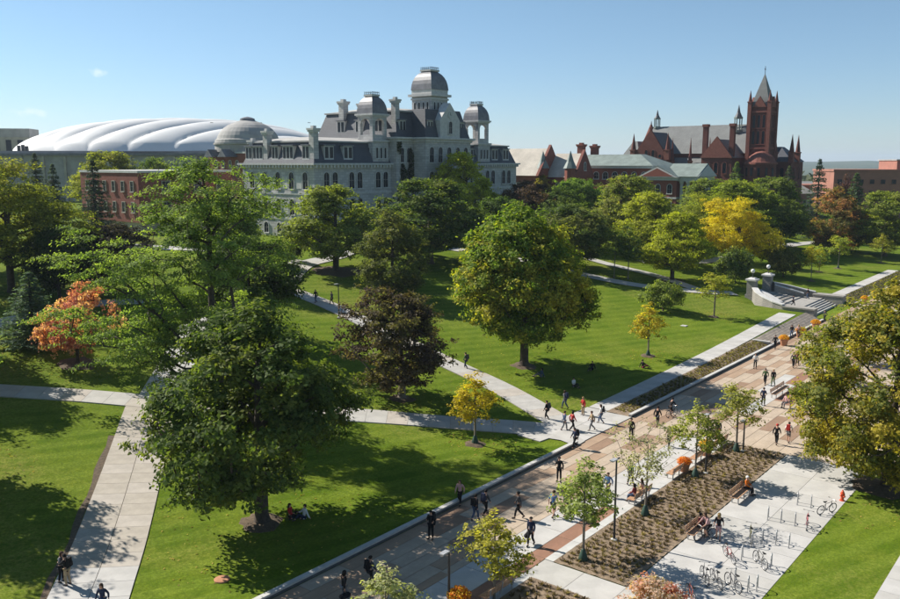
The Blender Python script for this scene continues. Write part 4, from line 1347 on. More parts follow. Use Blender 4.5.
    for c, lc_ in zip(C_, lobe_c):
        out = c - cen; out /= max(1e-5, np.linalg.norm(out))
        m = max(3, int(per * rng.uniform(.6, 1.4)))
        sub = 1
        if two_level:
            k2 = rng.integers(4, 7)
            sc = rng.normal(0, csize * .46, (k2, 3)) * np.array([1, 1, flat])
            g = sc[rng.integers(0, k2, m)] + rng.normal(0, csize * .23, (m, 3)) * np.array([1, 1, flat])
        else:
            g = rng.normal(0, csize * .5, (m, 3)) * np.array([1, 1, flat])
        if elong:
            o2 = np.array([out[0], out[1], 0]); o2 /= max(1e-5, np.linalg.norm(o2))
            s = g @ o2
            g = g + np.outer(s, o2) * elong
            g[:, 2] -= droop * np.abs(s) * (s > 0)
        P = c + g
        nn = unit(unit(g) * .6 + out * .5 + np.array([0, 0, upright]) + rng.normal(0, .55, (m, 3)))
        Ps.append(P); Ns.append(nn); LV.append(rng.uniform(0, 1, m)); CV.append(np.clip(.55 * rng.uniform(0, 1) + .45 * lc_ + rng.normal(0, .08, m), 0, 1))
    Ps = np.concatenate(Ps); Ns = np.concatenate(Ns)
    vs = leaf_quads(Ps, Ns, np.full(len(Ps), leaf), rng)
    return tb, vs, np.concatenate(LV), np.concatenate(CV)


def gen_spruce(seed, H, Rr, nwh=26, leaf=.34):
    rng = np.random.default_rng(seed)
    tb = MB().tube([(0, 0, -.3), (0, 0, H * .5), (0, 0, H * .98)], [H * .016, H * .01, .02], 6, False)
    Ps, Ns, LV, CV = [], [], [], []
    for w in range(nwh):
        t = (w + rng.uniform(0, .6)) / nwh
        z = H * (.05 + .95 * t)
        L = Rr * (1 - t) ** .85 + .12
        nbr = int(9 - 4 * t)
        a0 = rng.uniform(0, 6.28)
        for k in range(nbr):
            a = a0 + k * 6.283 / nbr + rng.normal(0, .2)
            l_ = L * rng.uniform(.72, 1.12)
            m = int(18 + 60 * (1 - t))
            s = rng.uniform(.05, 1, m) ** .75
            spread = rng.normal(0, .20, m) * l_ * (1.05 - s * .7)
            x = s * l_; dz = -.32 * x * (1 - .3 * s) + .12 * l_ * s ** 3 + rng.normal(0, .10, m) - np.abs(rng.normal(0, .16, m))
            P = np.stack([x * math.cos(a) - spread * math.sin(a), x * math.sin(a) + spread * math.cos(a), z + dz], -1)
            Ps.append(P); Ns.append(unit(np.array([math.cos(a) * .5, math.sin(a) * .5, .8]) + rng.normal(0, .5, (m, 3))))
            LV.append(rng.uniform(0, 1, m)); CV.append(np.full(m, rng.uniform(0, 1)))
            if t < .9: tb.tube([(0, 0, z), (l_ * .8 * math.cos(a), l_ * .8 * math.sin(a), z - .2 * l_)], [.05, .015], 4, False)
    Ps = np.concatenate(Ps); Ns = np.concatenate(Ns)
    return tb, leaf_quads(Ps, Ns, np.full(len(Ps), leaf), rng, .35), np.concatenate(LV), np.concatenate(CV)


PROTO = {}


def proto(key, H, gen, bark='bark'):
    tb, vs, lv, cv = gen
    top = float(np.quantile(vs[:, 2], .9995)); w = float(np.mean([np.quantile(vs[:, k], .985) - np.quantile(vs[:, k], .015) for k in (0, 1)]))
    PROTO[key] = (tb.mesh('trunk', [MAT[bark]], True, False), leaf_mesh('crown', vs, lv, cv), top, w, float(np.median(vs[:, 0])))


G = gen_tree
proto('oak', 13, G(3, 13.5, 2.2, 6.8, 'ovate', 280, 210, .27, 1.2, .7, .42, .32, .42, gaps=.05))
proto('maple', 17, G(8, 17, 2.6, 6.9, 'ovate', 340, 190, .29, 1.2, .75, .36, .24, .40))
proto('feather', 22, G(12, 23, 2.6, 5.4, 'round', 240, 250, .21, 1.1, .46, .5, .36, .42, elong=.7, droop=.35, upright=.9, bend=.8, gaps=.06,
                      limbs=(((-1.0, .3, 4.5), (-10.5, -1.0, 15.5), 26), ((-1.0, -.4, 4.0), (-11.5, 1.5, 9.5), 24), ((-.6, -.8, 3.6), (-9.0, -3.5, 7.0), 20), ((-.5, .5, 6.0), (-6.5, 2.5, 13.5), 16))))
proto('purple', 9, G(21, 9.5, 1.3, 5.6, 'spread', 170, 170, .22, .95, .55, .5, .45, .30, gaps=.12, bend=.9), 'bark_pale')
proto('broad', 13, G(33, 13, 2.6, 6.6, 'spread', 230, 150, .31, 1.25, .6, .42, .26, .36))
proto('round', 12, G(41, 12, 1.8, 5.6, 'round', 230, 140, .31, 1.2, .72, .40, .24, .32))
proto('column', 13, G(47, 13, 1.0, 4.2, 'ovate', 200, 140, .28, 1.05, .78, .42, .27, .28))
proto('locust', 13, G(53, 13, 3.4, 6.6, 'spread', 230, 200, .24, 1.35, .45, .46, .34, .30, elong=.3, droop=.12, upright=.8, gaps=.05))
proto('autumn', 16, G(59, 15.0, 1.6, 7.4, 'ovate', 380, 210, .26, 1.15, .75, .42, .30, .40, gaps=.03))
proto('young', 6, G(61, 6.4, 2.0, 1.75, 'ovate', 80, 38, .17, .42, .8, .55, .30, .065, gaps=.08, bend=.15), 'bark_pale')
proto('young_b', 6, G(67, 6.2, 1.9, 1.9, 'spread', 66, 36, .17, .46, .75, .55, .36, .06, gaps=.12, bend=.2), 'bark_pale')
proto('sparse', 6, G(71, 6.8, 1.8, 2.1, 'vase', 90, 20, .15, .44, .8, .6, .30, .065, gaps=.10, bend=.2), 'bark_pale')
proto('shrub', 3, G(73, 3.2, .2, 2.0, 'round', 90, 80, .20, .6, .8, .42, .25, .08))
proto('red', 7, G(79, 7.0, 1.4, 4.4, 'spread', 110, 95, .27, .95, .6, .5, .42, .2, gaps=.10, bend=.9))
proto('spruce', 16, gen_spruce(83, 16, 3.6))
proto('spruce_b', 14, gen_spruce(89, 14, 3.2, 22, .36))

TREES = []


def put_tree(kind, label, X, Y, zt, width, col, col2, rot, name='tree', cat='tree', group=None, wscale=None, zb=None, lit=1.0):
    tm, cm, top, w0, xm = PROTO[kind]
    z = terr(X, Y) if zb is None else zb
    sz = (zt - z) / top
    sx = width / w0
    t = thing(name, label, cat, (X, Y, z - .02), rot, group)
    t.scale = (sx, sx, sz)
    link('trunk', tm, t)
    c = link('crown', cm, t)
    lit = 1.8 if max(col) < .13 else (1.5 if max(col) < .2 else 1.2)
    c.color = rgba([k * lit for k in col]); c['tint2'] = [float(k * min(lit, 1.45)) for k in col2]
    TREES.append((X, Y, width))
    return t


def tree(kind, label, px, base, top, width, col, col2, rot=0., Y=None, **k):
    """px, base row, top row and width as they show in the picture; turned into a real place and real size"""
    if Y is None:
        p = ground_px(px, base); X, Yy = p.x, p.y
    else:
        Yy = Y; X = (px - 450) / 856 * Y
    zt = z_at_px(top, X, Yy)
    depth = Yy * math.cos(PITCH) + (CAM_H - .5 * (zt + terr(X, Yy))) * math.sin(PITCH)
    return put_tree(kind, label, X, Yy, zt, width / F_PX * depth, col, col2, R(rot), **k)


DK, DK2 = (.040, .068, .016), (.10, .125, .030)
MG, MG2 = (.060, .095, .018), (.15, .165, .035)
OL, OL2 = (.095, .12, .024), (.215, .22, .045)
YG, YG2 = (.20, .225, .025), (.36, .34, .045)
YE, YE2 = (.30, .255, .03), (.46, .34, .03)
LG, LG2 = (.10, .165, .04), (.19, .24, .06)
PU, PU2 = (.038, .026, .022), (.105, .068, .045)

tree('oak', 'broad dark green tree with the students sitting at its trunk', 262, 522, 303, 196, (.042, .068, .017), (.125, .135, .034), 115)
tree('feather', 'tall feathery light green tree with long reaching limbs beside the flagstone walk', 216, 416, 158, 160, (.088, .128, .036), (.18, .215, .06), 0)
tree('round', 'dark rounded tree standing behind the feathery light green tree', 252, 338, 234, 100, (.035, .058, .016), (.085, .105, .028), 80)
tree('red', 'small red and orange leaved tree on a mulch patch', 78, 364, 282, 72, (.46, .17, .14), (.55, .33, .26), 30)
tree('purple', 'dark purple leaved crabapple with crooked pale limbs', 402, 399, 288, 108, PU, (.11, .095, .04), 120)
tree('broad', 'olive green spreading tree on bare ground beside the hall walk', 336, 271, 185, 90, OL, OL2, 10)
tree('column', 'upright olive brown tree crowding the big dark oak', 393, 297, 210, 66, (.06, .075, .022), (.14, .13, .04), 200)
tree('broad', 'big dark green oak in front of the grey hall', 430, 263, 178, 104, DK, (.14, .15, .035), 140)
tree('broad', 'bright yellow green tree against the grey hall pavilion', 466, 234, 152, 62, (.28, .30, .02), (.42, .40, .035), 60)
tree('maple', 'large full green maple with orange tips in the middle of the lawn', 524, 366, 203, 118, (.066, .112, .016), (.27, .225, .03), 0)
tree('round', 'dark round tree right behind the large maple', 577, 269, 203, 80, (.044, .070, .018), (.14, .14, .04), 15)
tree('round', 'purple brown tree below the grey hall end wing', 528, 240, 180, 56, (.05, .034, .024), (.12, .07, .04), 70)
tree('round', 'dark green tree between the large maple and the grey hall', 497, 262, 196, 60, DK, DK2, 100)
tree('column', 'small yellow topped tree in front of the gabled brick hall', 541, 215, 175, 30, (.22, .20, .03), (.40, .32, .03), 10)
tree('round', 'bright green round tree in front of the brick library end', 580, 232, 178, 52, (.075, .125, .02), (.14, .18, .035), 300)
tree('broad', 'olive round tree before the library windows', 620, 246, 175, 66, OL, (.21, .19, .05), 260)
tree('broad', 'yellow green locust in front of the library portico', 654, 262, 192, 66, (.20, .225, .022), (.34, .33, .04), 45)
tree('broad', 'lower yellow green locust on a mulch patch by the stairs', 672, 280, 212, 62, (.21, .24, .02), (.36, .35, .03), 250)
tree('locust', 'golden yellow locust between the green trees below the red college', 737, 271, 197, 60, (.44, .36, .02), (.56, .44, .025), 330)
tree('broad', 'wide olive green tree screening the foot of the red college', 728, 246, 180, 84, (.11, .145, .02), (.24, .25, .035), 190)
tree('broad', 'darker green tree at the end of the row below the college tower', 775, 248, 177, 66, (.06, .09, .018), (.15, .16, .035), 75)
tree('round', 'dense green tree between the bright green tree and the large maple', 556, 246, 186, 52, (.05, .08, .018), (.12, .14, .03), 200)
tree('broad', 'bright olive tree filling the gap before the library corner', 640, 240, 178, 58, (.10, .125, .022), (.22, .215, .04), 20)
tree('locust', 'yellow green tree behind the lower locust', 697, 256, 192, 52, (.19, .22, .024), (.27, .27, .035), 150)
tree('broad', 'green tree at the foot of the red college front wing', 700, 236, 178, 60, (.075, .105, .02), (.17, .18, .035), 250)
tree('shrub', 'low yellow tree between the golden locust and the dark bush', 771, 266, 230, 26, (.26, .23, .03), (.40, .32, .03), 80)
tree('young', 'slim dark leaved tree beside the walk behind the lawn', 628, 279, 222, 30, DK, MG2, 30, group=None)
tree('young_b', 'slim green tree standing next to the slim dark leaved tree', 614, 278, 228, 24, MG, OL2, 130)
tree('young', 'yellow young tree alone on the striped lawn', 648, 356, 302, 36, YE, YE2, 0)
tree('shrub', 'bushy light green tree at the edge of the striped lawn', 663, 311, 279, 40, (.095, .13, .025), (.21, .22, .05), 0, name='shrub', cat='shrub')
tree('young_b', 'young yellow green tree beside the promenade bank', 714, 317, 272, 32, YG, (.33, .29, .05), 90)
tree('shrub', 'dark upright bush on the stair side of the walk', 735, 283, 245, 32, (.055, .080, .022), (.12, .14, .04), 40, name='shrub', cat='shrub')
tree('shrub', 'brownish upright bush behind the lamp piers', 783, 277, 244, 30, (.065, .075, .022), (.15, .13, .04), 140, name='shrub', cat='shrub')
tree('young_b', 'tiny staked yellow tree on the lawn nearest the stairs', 811, 281, 246, 22, YG, YE2, 20)
tree('young', 'tiny staked pale tree behind the tiny yellow tree', 819, 272, 244, 17, LG, YG2, 50)
tree('young_b', 'tiny staked green tree on the far lawn before the orange maple', 838, 268.5, 235, 22, (.11, .15, .03), YG2, 80)
tree('young', 'tiny staked tree before the yellow green tree at the lawn end', 881, 263, 233, 22, YG, (.30, .25, .05), 110)
tree('column', 'maple turning orange at the top on the far lawn', 834, 252, 186, 50, (.075, .085, .025), (.33, .135, .06), 70)
tree('column', 'dark green tree leaning against the orange maple', 846, 250, 200, 34, DK, DK2, 170)
tree('broad', 'yellow green rounded tree in front of the salmon brick block', 884, 256, 191, 68, (.10, .135, .02), (.22, .22, .04), 110)
tree('spruce', 'tall dark blue green spruce beyond the red college', 820, 0, 159, 30, (.018, .034, .028), (.04, .06, .045), 0, Y=225, name='spruce_tree')
tree('spruce_b', 'green spruce between orange maple and salmon brick block', 858, 0, 173, 32, (.028, .05, .026), (.06, .085, .04), 40, Y=235, name='spruce_tree')
tree('spruce_b', 'grey green spruce at the foot of the college tower', 790, 0, 166, 28, (.03, .045, .032), (.07, .085, .055), 80, Y=240, name='spruce_tree')
tree('spruce', 'pale green spruce against the front wing of the red college', 737, 0, 162, 30, (.055, .085, .03), (.12, .15, .05), 120, Y=228, name='spruce_tree')
tree('shrub', 'dark red leaved small tree near the salmon wing', 850, 0, 173, 20, (.05, .022, .022), (.09, .04, .035), 0, Y=265)
tree('locust', 'yellow olive locust at the left edge of the upper lawn', 12, 292, 158, 140, (.105, .12, .022), (.23, .21, .035), 15)
tree('spruce', 'dark spruce left of the brick block', 92, 0, 160, 42, (.020, .032, .026), (.04, .055, .04), 10, Y=145, name='spruce_tree')
tree('spruce_b', 'narrow dark spruce behind the yellow olive locust', 52, 0, 164, 30, (.022, .034, .028), (.045, .058, .045), 90, Y=150, name='spruce_tree')
tree('spruce', 'dark spruce rising before the stadium wall', 35, 0, 153, 30, (.024, .034, .028), (.045, .058, .045), 200, Y=190, name='spruce_tree')
tree('broad', 'yellow green tree behind the brick block roof', 112, 0, 151, 66, YG, (.26, .24, .04), 130, Y=205)
tree('round', 'green tree between the brick block and the stadium wall', 158, 0, 157, 40, MG, MG2, 30, Y=205)
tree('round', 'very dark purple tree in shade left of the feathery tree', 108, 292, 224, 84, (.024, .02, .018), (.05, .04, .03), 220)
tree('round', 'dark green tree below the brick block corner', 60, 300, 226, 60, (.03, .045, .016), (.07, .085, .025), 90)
tree('spruce_b', 'blue green layered conifer beside the red leaved tree', 34, 345, 272, 60, (.055, .085, .06), (.10, .14, .09), 60, name='conifer_tree')
tree('column', 'light green tree before the corner of the grey hall', 232, 285, 185, 52, (.085, .12, .03), (.18, .20, .05), 130)
tree('shrub', 'small dark conical bush beside the hall walk', 294, 262, 236, 16, (.035, .05, .018), (.07, .085, .03), 0, name='shrub', cat='shrub')
tree('shrub', 'low hedge like bush at the foot of the grey hall', 275, 268, 243, 36, MG, MG2, 60, name='shrub', cat='shrub')
tree('young', 'golden young tree in a mulch ring beside the cross walk', 475, 444, 371, 50, (.33, .27, .02), (.46, .34, .02), 10, group=None)
tree('autumn', 'large tree with yellowing leaves overhanging the bicycle lawn', 886, 487, 280, 186, (.075, .092, .020), (.27, .20, .025), 40)
# young street trees along the promenade seats
tree('young', 'young light green street tree beside the tall lamp at the planting bed', 583, 561, 454, 66, (.12, .155, .045), (.24, .26, .09), 200)
tree('sparse', 'young pale street tree with thin grey green leaves behind the seat', 645, 516, 420, 62, (.21, .215, .12), (.34, .32, .19), 0)
tree('young', 'young yellow green street tree next to the orange flower pot', 695, 478, 399, 48, (.17, .20, .04), (.33, .32, .08), 120)
tree('young_b', 'young yellow green street tree at the far corner of the planting bed', 736, 452, 384, 44, (.18, .20, .045), (.34, .31, .08), 60)
tree('young_b', 'young green street tree at the far side of the paved circle', 818, 381, 326, 38, (.13, .16, .035), (.27, .26, .06), 10)
tree('young', 'young green street tree half hidden by the yellowing tree', 843, 362, 312, 40, (.13, .165, .035), (.25, .26, .06), 100)
tree('young', 'young yellow street tree over the near bench', 494, 602, 509, 66, (.22, .22, .035), (.40, .34, .07), 80)
tree('young', 'young grey green tree cut off by the frame bottom beside the near lamp', 386, 668, 562, 70, (.17, .19, .10), (.29, .28, .15), 150)
# trees outside the frame whose shade falls on the left lawn
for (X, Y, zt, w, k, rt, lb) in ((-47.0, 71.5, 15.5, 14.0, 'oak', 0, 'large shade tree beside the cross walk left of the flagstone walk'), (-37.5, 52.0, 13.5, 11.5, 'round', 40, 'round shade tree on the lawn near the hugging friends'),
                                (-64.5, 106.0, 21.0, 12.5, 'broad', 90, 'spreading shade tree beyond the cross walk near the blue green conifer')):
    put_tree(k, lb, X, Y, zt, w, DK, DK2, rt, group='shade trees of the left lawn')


# shrub with pink and white leaves at the corner of the plaza
tree('shrub', 'pink and white leaved shrub at the corner of the bicycle plaza', 655, 616, 578, 56, (.42, .34, .28), (.48, .14, .12), 0, name='shrub', cat='shrub')
# watering bags and mulch rings at the feet of young trees
def mulch(px, py, r, mat='mulch_dark', X=None, Y=None):
    p = ground_px(px, py) if X is None else Vector((X, Y, terr(X, Y)))
    n = 22; rng = np.random.default_rng(int(p.x * 100) & 0xffff)
    vs = [(0, 0, terr(p.x, p.y) - p.z + .14)]
    for k in range(n):
        a = 6.283 * k / n; rr = r * rng.uniform(.8, 1.12)
        x, y = rr * math.cos(a), rr * math.sin(a)
        vs.append((x * .75, y * .75, terr(p.x + x * .75, p.y + y * .75) - p.z + .10)); vs.append((x, y, terr(p.x + x, p.y + y) - p.z - .02))
    fs = []
    for k in range(n):
        a, b = 1 + 2 * k, 1 + 2 * ((k + 1) % n)
        fs += [(0, a, b), (a, a + 1, b + 1, b)]
    o = MB().add(vs, fs).build('mulch_ring', MAT[mat], loc=p, smooth=True)
    tag(o, 'ring of bark mulch at the foot of a tree', kind='structure')
    return p


for (x, y, r) in ((475, 444, .95), (648, 356, .9), (714, 317, .8), (811, 281, .8), (819, 272, .8), (838, 268.5, .9), (881, 263, .9)): mulch(x, y, r)
for (x, y, r) in ((262, 522, 1.4), (524, 366, 1.5), (336, 271, 4.0), (78, 364, 2.0), (402, 399, 1.3), (672, 280, 2.6), (880, 487, 2.2)): mulch(x, y, r, 'mulch_dark')
for (x, y, lb) in ((583, 561, 'dark green watering bag round the street tree beside the tall lamp'), (645, 516, 'dark green watering bag round the pale street tree'), (475, 444, 'dark green watering bag round the golden young tree'),
                   (695, 478, 'dark green watering bag round the street tree by the orange flower pot'), (736, 452, 'dark green watering bag round the street tree at the far bed corner'), (648, 356, 'dark watering bag round the yellow tree of the striped lawn'),
                   (838, 268.5, 'dark watering bag round the tiny green tree of the far lawn')):
    p = ground_px(x, y)
    o = MB().lathe([(.27, 0), (.29, .12), (.2, .45), (.11, .7), (.09, .74)], 10).build('watering_bag', MAT['green_bag'], loc=p, smooth=True)
    tag(o, lb, 'watering bag', 'watering bags of the young trees')

# ivy on the grey hall
iv = np.random.default_rng(5)
n = 5200
xs = iv.uniform(21.0, 26.4, n); zs = iv.uniform(0, 1, n) ** .8 * 18.5
keep = (np.sin(xs * 2.1 + zs * .35) * .5 + np.sin(xs * .9 - zs * .6) * .5 + .9 - zs / 22) > .35
xs, zs = xs[keep], zs[keep]
P = np.stack([xs, -1.72 + iv.uniform(-.16, .1, len(xs)), zs], -1)
vs = leaf_quads(P, unit(np.array([0, -1, .35]) + iv.normal(0, .35, P.shape)), np.full(len(P), .34), iv)
o = leaf_object('ivy', vs, iv.uniform(0, 1, len(P)), np.clip(np.sin(xs * 3) * .5 + .5, 0, 1), (.025, .042, .014), (.07, .085, .03))
o.location = (*uv2w(HU, HV), HZ); o.rotation_euler = (0, 0, AX)
tag(o, 'dark green ivy climbing the grey hall beside its central pavilion', 'ivy')

# ------------------------------------------------------------------ street furniture
def uvz(u, v):
    x, y = uv2w(u, v)
    return (x, y, max(0.02, terr(x, y)))


def lamp(px, py, top, label, rz=AX, head=True):
    p = ground_px(px, py); h = z_at_px(top, p.x, p.y) - p.z
    t = thing('lamp_post', label, 'lamp post', p, rz, 'tall dark lamp posts')
    MB().lathe([(.20, 0), (.20, .12), (.10, .16)], 12).build('base', MAT['curb'], t)
    MB().tube([(0, 0, .1), (0, 0, h * .5), (0, 0, h - .05)], [.075, .065, .055], 8).build('pole', MAT['dark_metal'], t)
    MB().box(-.55, .35, -.05, .05, h - .06, h).build('arm', MAT['dark_metal'], t)
    hd = MB().box(-.62, -.1, -.14, .14, h + .001, h + .07).build('lamp_head', MAT['steel'], t)
    MB().box(-.58, -.14, -.11, .11, h - .02, h - .002).build('diffuser', MAT['lampglass'], hd)
    return t


lamp(614, 541, 459, 'tall dark lamp post at the edge of the planting bed')
lamp(449, 612, 551, 'tall dark lamp post on the promenade by the orange flower pot')
lamp(705.5, 474, 414, 'tall dark lamp post behind the yellow flower pot')
lamp(339, 318, 284, 'slim dark lamp post beside the diagonal walk')
lamp(778, 243, 222, 'slim dark lamp post beside the golden locust')
lamp(743, 452, 420, 'short dark lamp post at the far corner of the planting bed')


def bench(u, v, label, rz=0.0, length=2.6, group='wooden benches at the planting bed'):
    t = thing('bench', label, 'bench', uvz(u, v), AX + rz, group)
    L = length / 2
    for k in range(5):
        MB().box(-L, L, -.26 + k * .105, -.175 + k * .105, .42, .46).build('seat_slat', MAT['wood'], t)
    for k in range(3):
        z = .55 + k * .12
        MB().box(-L, L, .27 + k * .02, .305 + k * .02, z, z + .09).build('back_slat', MAT['wood'], t)
    for x in (-L + .25, 0, L - .25):
        MB().box(x - .04, x + .04, -.25, .25, .36, .419).box(x - .04, x + .04, -.24, -.18, 0, .36).box(x - .04, x + .04, .18, .24, 0, .36).prism([(.245, .36), (.306, .36), (.38, .90), (.345, .90)], 'x', x - .035, x + .035).build('bench_frame', MAT['steel'], t)
    return t


PI = math.pi
bench(50.2, 24.0, 'wooden slat bench with two seated people beside the pale street tree', PI)
bench(56.2, 24.0, 'empty wooden slat bench on the lamp side of the orange flower pot', PI)
bench(60.2, 24.0, 'empty wooden slat bench between the orange and the yellow flower pots', PI)
bench(64.2, 24.0, 'empty wooden slat bench at the far corner of the planting bed', PI)
bench(54.8, 18.75, 'wooden slat bench on the plaza with a person in orange', 0)
bench(47.6, 18.75, 'wooden slat bench on the plaza behind the bicycle riders', 0)
bench(33.8, 24.0, 'wooden slat bench under the young yellow street tree', PI)
bench(83.2, 25.2, 'long wooden bench in the paved circle with people gathered on it', 0, 4.2)

FL = {}


def flower_pot(px, py, label, fc, fc2, s=1.0, X=None):
    p = ground_px(px, py) if X is None else Vector(X); p.z = max(p.z, .03)
    t = thing('flower_pot', label, 'flower pot', p, 0, 'large flower pots')
    MB().lathe([(.30 * s, 0), (.44 * s, .62 * s), (.48 * s, .64 * s), (.48 * s, .76 * s), (.40 * s, .76 * s), (.38 * s, .68 * s)], 18).build('pot', MAT['terracotta'], t, smooth=False)
    rng = np.random.default_rng(int(px))
    n = 700
    g = unit(rng.normal(size=(n, 3))); g[:, 2] = np.abs(g[:, 2])
    P = g * np.array([.58, .58, .44]) * s * rng.uniform(.7, 1.05, (n, 1)) + np.array([0, 0, .74 * s])
    vs = leaf_quads(P, unit(g + rng.normal(0, .4, g.shape)), np.full(n, .11 * s), rng)
    leaf_object('flowers', vs, rng.uniform(0, 1, n), rng.uniform(0, 1, n), fc, fc2, t)
    return t


OR, OR2, YL, YL2 = (.55, .17, .02), (.70, .26, .03), (.60, .36, .02), (.70, .46, .03)
flower_pot(684, 472, 'terracotta pot of orange flowers between two wooden benches', OR, OR2, .95)
flower_pot(706, 456, 'terracotta pot of yellow flowers between two wooden benches', YL, YL2, 1.1)
flower_pot(459, 612, 'pot of orange flowers beside the near lamp post', OR, YL2, 1.1)
for (u_, lb) in ((106.5, 'pot of amber flowers by the planted bank before the stairs'), (113.0, 'pot of amber flowers near the cheek block of the stairs'), (120.0, 'pot of amber flowers at the foot of the stairs'),
                 (147.0, 'pot of amber flowers beyond the stairs'), (154.0, 'farthest pot of amber flowers along the promenade')):
    flower_pot(int(u_), 0, lb, (.58, .30, .02), (.68, .38, .03), 1.15, (*uv2w(u_, 32.2), .03))

# fire hydrant
p = ground_px(842, 501)
t = thing('fire_hydrant', 'red fire hydrant on the bicycle lawn', 'hydrant', p, .4)
MB().lathe([(.17, 0), (.17, .06), (.11, .07), (.11, .48), (.15, .5), (.15, .55), (.12, .56), (.10, .66), (.05, .72), (.04, .78)], 14).build('barrel', MAT['hydrant'], t, smooth=False)
for s_ in (-1, 1): MB().tube([(s_ * .08, 0, .40), (s_ * .19, 0, .40)], .055, 8).build('hose_nozzle', MAT['hydrant'], t)
MB().tube([(0, -.08, .36), (0, -.20, .36)], .075, 8).build('pump_nozzle', MAT['hydrant'], t)

# flat covers set in the ground
for (px, py, r_, m_, n_, lb) in ((222, 580, .42, 'terracotta', 20, 'round tan utility cover set in the near lawn'), (684, 326, .55, 'conc_new', 4, 'square pale utility cover set in the striped lawn'), (643, 403.5, .6, 'conc', 4, 'square pale utility cover in the shaded planting bank')):
    p = ground_px(px, py)
    t = thing('utility_cover', lb, 'cover', p, AX)
    MB().lathe([(r_, -.05), (r_, .06), (r_ * .94, .075)], n_, a0=PI / 4).build('frame', MAT['curb' if n_ == 4 else m_], t)
    MB().lathe([(r_ * .86, .03), (r_ * .86, .083)], n_, a0=PI / 4).build('lid', MAT[m_], t)

# bicycle racks: inverted U hoops
hoop = MB().tube([(0, -.26, -.05), (-.0, -.24, .55)] + [(0, -.22 * math.cos(a), .62 + .2 * math.sin(a)) for a in np.linspace(.1, PI - .1, 9)] + [(0, .24, .55), (0, .26, -.05)], .026, 8)
hoop_m = hoop.mesh('rack_tube', [MAT['steel']], True)
plate_m = MB().lathe([(.07, 0), (.07, .015)], 10).mesh('foot_plate', [MAT['steel']])
for i, (x, y) in enumerate(((768, 519), (781, 522), (795, 525), (762.5, 542), (776, 543.5), (789, 547), (742, 559), (771, 567.5), (748, 591), (797.5, 504), (811, 507), (735, 582), (757, 590), (752, 546))):
    p = ground_px(x, y); p.z = .02
    t = thing('bike_rack', 'silver steel hoop bicycle rack on the concrete plaza', 'bike rack', p, AX - PI / 2 + R(12), 'hoop racks on the plaza')
    link('hoop', hoop_m, t)
    for s_ in (-.26, .26): link('foot_plate', plate_m, t, (0, s_, 0))

# ------------------------------------------------------------------ bicycles
RAD = .335
tyre_m = MB().torus((0, 0, 0), RAD - .02, .022, n=28, m=6).mesh('tyre')
sp = MB().torus((0, 0, 0), RAD - .055, .012, n=24, m=4)
for k in range(16):
    a = 2 * PI * k / 16
    sp.tube([(.02 * math.cos(a + .6), (.03 if k % 2 else -.03), .02 * math.sin(a + .6)), ((RAD - .05) * math.cos(a), 0, (RAD - .05) * math.sin(a))], .0028, 3, False)
sp.tube([(0, -.05, 0), (0, .05, 0)], .022, 8)
rim_m = sp.mesh('rim')
BB, ST, HT, HB, RA, FA = (0, 0, .29), (-.13, 0, .72), (.40, 0, .80), (.44, 0, .64), (-.44, 0, RAD), (.60, 0, RAD)
fm = MB().tube([BB, ST], .018, 6).tube([ST, HT], .016, 6).tube([BB, HB], .02, 6).tube([HB, HT], .021, 6)
for s_ in (-.045, .045): fm.tube([(BB[0], s_, BB[2]), (RA[0], s_ * 1.3, RA[2])], .010, 5).tube([(ST[0], s_ * .4, ST[2] - .03), (RA[0], s_ * 1.3, RA[2])], .009, 5)
frame_m = fm.mesh('frame', smooth=True)
fk = MB()
for s_ in (-.05, .05): fk.tube([(HB[0], s_ * .9, HB[2]), (.50, s_, .48), (FA[0], s_, FA[2])], .012, 5)
fk.tube([(HB[0], -.05, HB[2] + .005), (HB[0], .05, HB[2] + .005)], .016, 5)
fork_m = fk.mesh('fork', smooth=True)
hb_ = MB().tube([HT, (.375, 0, .93), (.44, 0, .96)], .013, 6).tube([(.42, -.29, .99), (.455, -.16, .965), (.45, 0, .96), (.455, .16, .965), (.42, .29, .99)], .012, 6)
hbar_m = hb_.mesh('handlebar', smooth=True)
grip_m = [MB().tube([(.385, s_ * .32, .985), (.43, s_ * .22, .978)], .017, 6).mesh('grip') for s_ in (-1, 1)]
sd = MB().tube([ST, (-.165, 0, .86)], .013, 6)
post_m = sd.mesh('seat_post')
sad = MB().prism([(-.30, -.075), (-.26, -.085), (-.16, -.04), (-.03, -.018), (-.03, .018), (-.16, .04), (-.26, .085), (-.30, .075)], 'z', .86, .91)
saddle_m = sad.mesh('saddle')
cr = MB().torus((0, .05, .29), .085, .008, n=20, m=4).tube([(0, .07, .29), (.10, .07, .16)], .010, 5).tube([(0, -.07, .29), (-.10, -.07, .42)], .010, 5)
cr.box(.05, .15, .075, .15, .145, .17).box(-.15, -.05, -.15, -.075, .405, .43)
crank_m = cr.mesh('crankset')
rubber = M('black_rubber', (.015, .015, .016), .7, .2, 5)
chrome = M('bright_alloy', (.55, .55, .55), .3, .1, 5, metal=.8)


